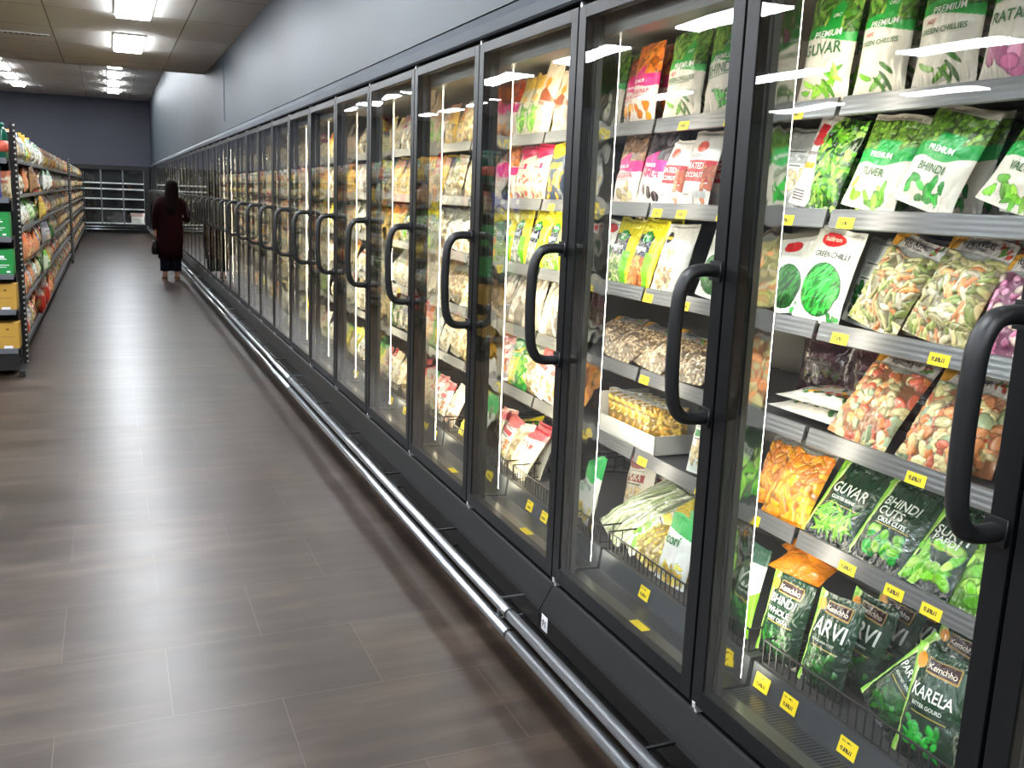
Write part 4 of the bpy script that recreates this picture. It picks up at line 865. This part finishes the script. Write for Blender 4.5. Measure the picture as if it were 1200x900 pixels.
#@@MORE2@@
# ------------------------------------------------------------------ end cabinet facing down the aisle
def end_cabinet():
    x0, x1, yf = -2.0, 1.16, 32.26
    c = empty('display_cabinet', (0, yf, 0), 'nearly empty dark framed upright glass cabinet closing off the aisle end', 'display cabinet')
    b = MB(); b.box((x0, .60, .2), (x1, .64, 2.0)); b.box((x0, .06, .0), (x1, .64, .22)); b.box((x0, .06, 1.98), (x1, .64, 2.05)); b.box((x0-.04, .04, 0), (x0, .64, 2.05)); b.box((x1, .04, 0), (x1+.06, .64, 2.05))
    b.build('body', 'frame', c)
    f = MB(); f.box((x0-.04, 0, 1.93), (x1+.06, .05, 2.055)); f.box((x0-.04, 0, .06), (x1+.06, .05, .26)); f.box((1.055, -.01, .0), (x1+.06, .05, 2.05)); f.build('frame', 'frame', c)
    for x in (-1.48, -.83, -.19, .44, 1.06):
        mu = MB().box((x-.02, .03, .26), (x+.02, .055, 1.93)).build('mullion', 'lip', c)
        MB().box((x-.012, .060, .3), (x+.012, .068, 1.9)).build('light_strip', 'ledlow', mu)
    for z in (1.53, 1.35, 1.05, .74, .30):
        s = MB().box((x0, .12, z-.015), (x1-.02, .58, z)).build('shelf', 'deck', c)
        MB().box((x0, .09, z-.03), (x1-.02, .10, z+.012)).build('price_rail', 'white', s)
    for a, d in ((-1.46, -.85), (-.81, -.21), (-.17, .42), (.46, 1.04)):
        MB().box((a, .026, .26), (d, .028, 1.93)).build('glass', 'glass', c)
    k = empty('bumper_rail', (0, yf-.10, 0), 'chrome bumper rail along the foot of the aisle end cabinet', 'bumper rail')
    for n, z in (('lower_tube', .11), ('upper_tube', .19)):
        MB().tube([(-1.9, 0, z), (1.0, 0, z)], .02, 10).build(n, 'chrome', k, smooth=True)
    for x in (-1.2, -.2, .8): MB().box((x-.012, .0, .1), (x+.012, .10, .2)).build('bracket', 'black_metal', k)
    e = empty('open_carton', (.84, yf+.20, .301), 'white and pink open carton on bottom shelf of the aisle end cabinet', 'carton')
    m = MB(); m.box((-.19, -.06, 0), (.19, -.05, .20)); m.box((-.19, .2, 0), (.19, .21, .3)); m.box((-.19, -.05, 0), (-.18, .2, .24)); m.box((.18, -.05, 0), (.19, .2, .24)); m.box((-.19, -.06, 0), (.19, .21, .008)); m.build('tray', 'card', e)
    m = MB(); m.v = [(-.19, -.06, .2), (.19, -.06, .2), (.23, -.10, .32), (-.23, -.10, .32), (-.19, -.056, .2), (.19, -.056, .2), (.23, -.096, .32), (-.23, -.096, .32)]; m.f = [(0, 1, 2, 3), (7, 6, 5, 4), (0, 3, 7, 4), (1, 5, 6, 2), (3, 2, 6, 7)]; m.build('flap', 'pinkcard', e)
M['ledlow'] = mat('led_low', (1, 1, 1), .5, emit=(.95, .97, 1.), power=5)
end_cabinet()

# ------------------------------------------------------------------ shelving run on the left
GX = -.67
M['dots'] = mat('perforated_post', (.05, .05, .055), .4)
_m = M['dots']; _s = nd(_m, 'ShaderNodeSeparateXYZ'); lk(_m, geo_pos(_m), _s.inputs[0])
_f = math_n(_m, 'ABSOLUTE', math_n(_m, 'SUBTRACT', math_n(_m, 'FRACT', math_n(_m, 'DIVIDE', _s.outputs[2], .043)), .5))
_x = math_n(_m, 'ABSOLUTE', math_n(_m, 'SUBTRACT', _s.outputs[0], -.652))
_k = math_n(_m, 'MULTIPLY', math_n(_m, 'LESS_THAN', _f, .17), math_n(_m, 'LESS_THAN', _x, .006))
lk(_m, mixc(_m, _k, (.05, .05, .055), (.80, .80, .78)), bsdf(_m).inputs['Base Color'])
GZ = [.20, .52, .82, 1.10, 1.38, 1.66]
def gondola(ya, yb, lab):
    g = empty('gondola_shelving', (-1.15, ya, 0), lab, 'shelving', None); L = yb-ya; ox = 1.15
    MB().box((-.02, 0, .1), (.02, L, 1.86)).build('back_panel', 'black_metal', g)
    MB().box((-.45, .03, .05), (.44, L-.03, .12)).build('base', 'black_metal', g)
    for z in GZ:
        s = MB().box((.02, .01, z-.02), (GX+ox-.01, L-.01, z)).build('shelf', 'black_metal', g)
        MB().box((GX+ox-.01, .01, z-.026), (GX+ox, L-.01, z+.004)).build('price_rail', 'lip', s)
        if z > .3: MB().box((-.46, .01, z-.03), (-.02, L-.01, z)).build('shelf', 'black_metal', g)
    n = int(L/1.25)+1
    for i in range(n):
        y = min(i*1.25, L-.04)
        MB().box((-.03, y, .0), (.03, y+.04, 1.88)).build('upright', 'black_metal', g)
    for y in (0, L-.03):
        MB().box((GX+ox-.005, y, .06), (GX+ox+.028, y+.03, 1.84 if ya > 12 else 1.93)).build('end_post', 'dots', g)
        MB().box((GX+ox-.015, y-.005, 0), (GX+ox+.02, y+.03, .06)).build('foot', 'black_metal', g)
    return g
gondola(8.44, 19.6, 'long black grocery shelving run left of the aisle, full of pouches')
gondola(19.95, 31.2, 'second black grocery shelving run, beyond the gap further down the left')
SN = [('white', p_plain((.88, .89, .86), (.60, .72, .60), BEI)), ('lime green', p_plain((.86, .90, .80), (.42, .78, .20), LIME)), ('orange', p_plain((.84, .56, .40), (.80, .42, .25), SAM)),
      ('brown', p_plain((.62, .48, .34), (.40, .30, .22), BROWN)), ('yellow', p_plain((.82, .72, .38), (.75, .55, .25), CORN)), ('red', p_plain((.78, .20, .16), (.90, .84, .80), SAM)),
      ('silver', p_plain((.66, .66, .68), (.40, .40, .44), BEI)), ('cream', p_plain((.86, .80, .66), (.72, .40, .26), BEI)), ('dark green', p_plain((.18, .36, .20), (.80, .80, .60), DKG))]
SW = {0: [5, 0, 2, 5, 7, 0], 1: [2, 2, 0, 1, 8, 4], 2: [2, 2, 4, 4, 6, 3], 3: [0, 0, 1, 4, 4, 7], 4: [0, 0, 3, 5, 2, 4], 5: [1, 1, 0, 0, 5, 7]}
r3 = random.Random(5)
def nth(n): return ORD[n] if n <= 20 else {21: 'twenty-first', 22: 'twenty-second', 23: 'twenty-third'}.get(n, f'{n}th')
LV = ['bottom', 'second', 'third', 'fourth', 'fifth', 'top']
def gpouch(y, lv, sx=0.):
    k = SW[lv][min(int((y-8.5)/.7), 5)] if y < 12.7 and r3.random() < .6 else r3.choice([0, 0, 6, 6, 2, 3, 4, 5, 6, 7, 7, 8])
    h = .235 if lv < 5 else .225
    return k, h
for lv, z in enumerate(GZ):
    for i in range(27):
        y = 8.56+.155*i; k, h = gpouch(y, lv)
        me, _ = bag_mesh('pouch%d' % k, .17, h, .10, SN[k][1], k+5, 14, 18, 'bag' if k % 2 else 'foil')
        o = link('grocery_pouch', me); tag(o, f'{SN[k][0]} grocery pouch, {nth(i+1)} from near end, {LV[lv]} shelf of left shelving', 'grocery pouch', 'pouches on the left shelving')
        if lv < 5 and r3.random() < .17: z = GZ[lv+1]-.035-h-.002*0; o.location = (0, 0, 0); place(o, GX+.020, y, z, 0, r3.uniform(-6, 6), 180+r3.uniform(-20, 20)); z = GZ[lv]; continue
        place(o, GX-.030-r3.uniform(0, .03), y, z+.002, 6+r3.uniform(-3, 12), r3.uniform(-12, 12), 180+r3.uniform(-24, 16))
def pouch_mass(ya, yb, name, lab):
    vs = []; fs = []; cs = []; b0 = 0
    y = ya
    while y < yb:
        for lv, z in enumerate(GZ):
            k, h = gpouch(y, lv); me, _ = bag_mesh('pouchlow%d' % k, .17, h, .10, SN[k][1], k+5, 8, 10, 'bag')
            v = np.zeros(len(me.vertices)*3, np.float32); me.vertices.foreach_get('co', v); v = v.reshape(-1, 3)
            c = np.zeros(len(me.vertices)*4, np.float32); me.color_attributes['Col'].data.foreach_get('color', c)
            f = np.zeros(len(me.loops), np.int32); me.loops.foreach_get('vertex_index', f)
            mt = Matrix.Rotation(R(90+r3.uniform(-12, 12)), 4, 'Z')@Matrix.Rotation(R(-8), 4, 'X')@Matrix.Rotation(R(r3.uniform(-7, 7)), 4, 'Y'); mt.translation = (GX-.05-r3.uniform(0, .03), y, z+.003)
            A = np.array(mt); vs.append(v@A[:3, :3].T+A[:3, 3]); cs.append(c.reshape(-1, 4)); fs.append(f.reshape(-1, 4)+b0); b0 += len(v)
        y += .165
    me = bpy.data.meshes.new(name); me.from_pydata(np.concatenate(vs).tolist(), [], np.concatenate(fs).tolist())
    at = me.color_attributes.new('Col', 'FLOAT_COLOR', 'POINT'); at.data.foreach_set('color', np.concatenate(cs).ravel()); me.materials.append(M['bag'])
    o = link(name, me); o['kind'] = 'stuff'; tag(o, lab, 'groceries')
pouch_mass(12.76, 19.5, 'grocery_stock', 'mass of coloured pouches filling the far half of the left shelving')
pouch_mass(20.1, 31.1, 'grocery_stock', 'distant blur of pouches on the second left shelving run')
# cartons on the top shelf
for i, (y, z, h, c, nm) in enumerate(((9.6, 1.895, .05, (.90, .70, .28), 'yellow'), (10.6, 1.895, .06, (.88, .72, .32), 'orange'), (11.6, 1.89, .05, (.80, .25, .45), 'pink'), (13.6, 1.66, .25, (.55, .85, .25), 'lime'))):
    if i < 2:
        e = empty('shelf_ready_carton', (-.84, y, 1.662), f'{nm} shelf carton on the top shelf of the left shelving', 'carton', 'cartons on top of the left shelving')
        mm = mat(nm+'_carton', c, .6); b = MB(); b.box((-.13, -.30, 0), (-.125, .30, .27)); b.box((-.125, -.30, 0), (.13, -.295, .26)); b.box((-.125, .295, 0), (.13, .30, .26)); b.box((-.125, -.295, 0), (.13, .295, .004)); b.build('carton_walls', mm, e)
        MB().box((-.124, -.25, .20), (-.121, .22, .24)).build('printed_band', mat('green_band', (.25, .45, .15), .6), e)

# aisle-end display facing the camera
EZ = [.22, .52, .79, 1.07, 1.36, 1.65]
e = empty('end_display_rack', (-1.12, 8.06, 0), 'black end rack with grey lipped shelves facing the camera at left edge', 'shelving')
for x in (-.43, .455):
    MB().box((x-.018, .345, 0), (x+.018, .375, 1.93)).build('upright', 'dots' if x > 0 else 'black_metal', e)
    MB().box((x-.02, -.02, 0), (x+.02, .34, .05)).build('foot', 'black_metal', e)
MB().box((-.41, .35, .1), (.435, .37, 1.86)).build('back_panel', 'black_metal', e)
for z in EZ:
    s = MB().box((-.44, .0, z-.02), (.435, .34, z)).build('shelf', 'black_metal', e)
    MB().box((-.44, -.008, z-.035), (.435, 0, z+.006)).build('price_rail', 'lip', s)
    for x in (-.44, .433): MB().prism_y([(x, z-.02), (x+.004, z-.02), (x+.004, z-.1), (x, z-.1)], .16, .345).build('bracket', 'black_metal', s)
MB().box((-.44, .02, .05), (.435, .03, .18)).build('base_panel', 'black_metal', e)
def pack(name, x, z, w, d, h, col, lab, extra=None, cat='box', rough=.5):
    o = empty(name, (x, 8.09, z+.001), lab, cat, 'packs on the end rack')
    MB().box((-w/2, 0, 0), (w/2, d, h)).build('carton', mat(name+'_card', col, rough), o, bevel=.002)
    if extra: extra(o, w, h)
    return o
def tea_front(o, w, h):
    l = MB(); l.box((-.035, -.0012, h*.60), (.035, 0, h*.64)); l.box((-.02, -.0012, h*.66), (.02, 0, h*.76)); l.box((-.05, -.0012, h*.36), (.05, 0, h*.385)); l.box((-.04, -.0012, h*.28), (.03, 0, h*.30)); l.box((-.055, -.0012, h*.07), (-.03, 0, h*.14)); l.box((.03, -.0012, h*.07), (.055, 0, h*.14)); l.build('printed_marks', 'sticker', o)
def gold_front(o, w, h):
    l = MB(); l.box((-.045, -.0012, h*.45), (.045, 0, h*.47)); l.tube([(0, -.001, h*.75), (0, 0, h*.751)], .012, 10); l.build('printed_marks', mat('gold_print', (.50, .34, .12), .5), o)
    MB().box((-.03, -.0013, 0), (.03, -.0002, .02)).build('white_tab', 'sticker', o)
for j, x in enumerate((-.775, -.955)):
    s = 'right' if j == 0 else 'left'
    pack('tea_box', x, 1.07, .155, .2, .185, (.05, .52, .22), f'green box with white print on fourth shelf of end rack, {s} one', tea_front)
    pack('tea_box', x+.012, .79, .155, .2, .185, (.05, .52, .22), f'green box with white print on third shelf of end rack, {s} one', tea_front)
    pack('ghee_box', x+.022, .52, .150, .2, .195, (.72, .56, .22), f'gold box on second shelf of end rack, {s} one', gold_front)
    pack('ghee_box', x+.022, .22, .155, .2, .195, (.72, .56, .22), f'gold box on bottom shelf of end rack, {s} one', gold_front)
    pack('detergent_pack', x-.03, 1.36, .13, .15, .235, (.05, .22, .62), f'blue pack with teal top on fifth shelf of end rack, {s} one', lambda o, w, h: (MB().box((-w/2-.001, -.001, h*.82), (w/2+.001, .1, h+.002)).build('pack_top', mat('teal', (.05, .45, .42), .5), o), MB().tube([(-.02, -.001, h*.5), (-.02, .0005, h*.5)], .025, 12).build('printed_emblem', 'sticker', o)), 'pack', .35)
me, _ = bag_mesh('pouchend', .10, .20, .05, SN[7][1], 6, 12, 16, 'bag'); o = link('grocery_pouch', me); tag(o, 'small cream pouch right of the blue pack on end rack', 'grocery pouch'); o.location = (-.722, 8.18, 1.363)
# bottles in green wrap on the very top
for i, (x, y) in enumerate(((-.72, 8.16), (-.80, 8.16), (-.72, 8.25), (-.80, 8.25))):
    o = MB().loft([(0, 0, 0, .036, .036), (0, 0, .01, .038, .038), (0, 0, .17, .038, .038), (0, 0, .21, .026, .026), (0, 0, .235, .016, .016)], 16).build('cordial_bottle', mat('green_bottle', (.03, .30, .22), .25), None, True)
    o.location = (x, y, 1.652); tag(o, f'dark green capped bottle on top of the end rack, {("front right","front left","rear right","rear left")[i]}', 'bottle', 'bottles on top of the end rack')
    MB().loft([(0, 0, .235, .018, .018), (0, 0, .262, .018, .018)], 14).build('cap', mat('bottle_cap', (.06, .42, .36), .4), o, True)
    MB().loft([(0, 0, .05, .0388, .0388), (0, 0, .13, .0388, .0388)], 16).build('label_band', mat('bottle_label', (.12, .20, .55) if i % 2 else (.80, .35, .28), .45), o, True)

# ------------------------------------------------------------------ the shopper
def person():
    X0, Y0 = .885, 16.12
    V = []; E_ = []; RA = []
    def add(p, r, par=None):
        V.append(p); RA.append(r if isinstance(r, tuple) else (r, r)); i = len(V)-1
        if par is not None: E_.append((par, i))
        return i
    pel = add((0, 0, .86), (.13, .10)); sp = add((.01, .005, 1.04), (.115, .085), pel); ch = add((.02, 0, 1.21), (.13, .09), sp)
    nk = add((.03, .01, 1.345), .048, ch); hd0 = add((.035, .03, 1.42), (.062, .068), nk); hd1 = add((.045, .02, 1.50), (.072, .082), hd0); hd2 = add((.048, .015, 1.555), (.045, .05), hd1)
    add((.040, .118, 1.455), .010, hd0)                                     # nose
    for s in (-1, 1): add((.042+s*.078, .015, 1.468), .009, hd0)            # ears
    def hand(w, palm_dir, side, curl):
        d = Vector(palm_dir).normalized(); w = Vector(w); sd = Vector(side).normalized(); cu = Vector(curl).normalized()
        p = add(tuple(w+d*.05), (.030, .018), widx[0]); p2 = add(tuple(w+d*.085), (.030, .015), p)
        for k, (o, l) in enumerate(((-.024, .060), (-.008, .070), (.008, .066), (.023, .050))):
            a = add(tuple(w+d*.10+sd*o), .009, p2); b = add(tuple(w+d*(.10+l*.5)+sd*o+cu*.012), .0085, a); add(tuple(w+d*(.10+l*.75)+sd*o+cu*.040), .008, b)
        a = add(tuple(w+d*.055-sd*.034+cu*.008), .010, p); add(tuple(w+d*.085-sd*.048+cu*.022), .009, a)
    widx = [0]
    s0 = add((-.15, 0, 1.285), .052, ch); e0 = add((-.205, -.03, 1.03), .040, s0); w0 = add((-.215, .02, .80), .026, e0); widx[0] = w0; hand((-.215, .02, .80), (-.02, .05, -1), (0, 1, 0), (1, 0, 0))
    s1 = add((.19, 0, 1.275), .052, ch); e1 = add((.265, -.05, 1.02), .040, s1); w1 = add((.18, .17, 1.02), .026, e1); widx[0] = w1; hand((.18, .17, 1.02), (-.4, 1, .15), (1, .4, 0), (0, 0, 1))
    for s in (-1, 1):
        h = add((s*.085, 0, .78), (.085, .09), pel); kn = add((s*.088, .01, .45), .055, h); an = add((s*.09, -.02, .10), .034, kn)
        ft = add((s*.095, .05, .045), (.036, .028), an); add((s*.10, .13, .035), (.035, .018), ft); add((s*.09, -.055, .045), (.028, .028), an)
    me = bpy.data.meshes.new('person'); me.from_pydata(V, E_, [])
    o = link('person', me, None, (X0, Y0, 0)); sk = o.modifiers.new('skin', 'SKIN'); o.modifiers.new('sub', 'SUBSURF').levels = 1; o.modifiers['sub'].render_levels = 1
    for d, r in zip(me.skin_vertices[0].data, RA): d.radius = r
    me.skin_vertices[0].data[0].use_root = True; me.materials.append(M['skin'])
    dg = bpy.context.evaluated_depsgraph_get(); bm_ = bpy.data.meshes.new_from_object(o.evaluated_get(dg)); o.modifiers.clear(); o.data = bm_
    bm_.polygons.foreach_set('use_smooth', [True]*len(bm_.polygons))
    tag(o, 'person with long dark hair, seen from behind, long maroon coat, holding a black handbag', 'person')
    c = MB(); c.loft([(.03, .005, 1.355, .06, .055), (.022, 0, 1.335, .13, .075), (.02, 0, 1.30, .195, .095), (.02, -.005, 1.22, .205, .115), (.015, -.005, 1.08, .185, .115), (.01, 0, .95, .185, .12), (.005, 0, .82, .205, .135), (0, 0, .65, .205, .14), (-.005, 0, .50, .195, .145), (0, .0, .36, .185, .14), (0, 0, .355, .165, .12)], 32)
    c.tube([(-.14, 0, 1.27), (-.185, -.015, 1.16), (-.212, -.03, 1.03), (-.218, .0, .90), (-.215, .018, .82)], [.065, .062, .055, .048, .042], 14)
    c.tube([(.18, 0, 1.26), (.235, -.02, 1.15), (.272, -.05, 1.03), (.262, -.02, .985), (.22, .09, 1.0), (.185, .155, 1.02)], [.065, .063, .06, .056, .05, .042], 14)
    c.build('coat', 'coat', o, True)
    t = MB()
    for s in (-1, 1): t.loft([(s*.08, 0, .50, .09, .09), (s*.078, 0, .36, .085, .085), (s*.078, -.005, .24, .084, .085), (s*.08, -.01, .165, .082, .085), (s*.08, -.01, .16, .06, .06)], 18)
    t.build('trousers', 'trousers', o, True)
    h = MB(); h.loft([(.048, .0, 1.592, .02, .02), (.048, -.002, 1.585, .055, .06), (.047, -.008, 1.555, .088, .088), (.046, -.022, 1.50, .098, .088), (.044, -.040, 1.44, .102, .075), (.040, -.055, 1.36, .105, .062), (.035, -.080, 1.26, .112, .052), (.03, -.105, 1.16, .10, .040), (.028, -.115, 1.08, .075, .03), (.028, -.118, 1.04, .04, .018)], 24)
    h.build('hair', 'hair', o, True)
    for s in (-1, 1):
        m = MB(); m.box((s*.095-.042, -.085, .0), (s*.095+.042, .16, .018)); m.box((s*.095-.044, .06, .018), (s*.095+.044, .095, .062)); m.build('sandal', 'shoe', o, bevel=.004)
    b = empty('handbag', (X0-.225, Y0+.03, .42), 'small black handbag hanging from the left hand of the shopper', 'handbag')
    m = MB(); m.loft([(0, 0, 0, .05, .11), (0, 0, .02, .06, .135), (0, 0, .12, .055, .13), (0, 0, .20, .035, .10), (0, 0, .215, .02, .08)], 20); m.build('bag_body', 'leather', b, True)
    m = MB(); m.tube([(0, -.07, .20), (0, -.06, .25), (0, -.02, .285), (0, .03, .29), (0, .07, .25), (0, .08, .20)], .007, 8); m.build('strap', 'leather', b, True)
person()
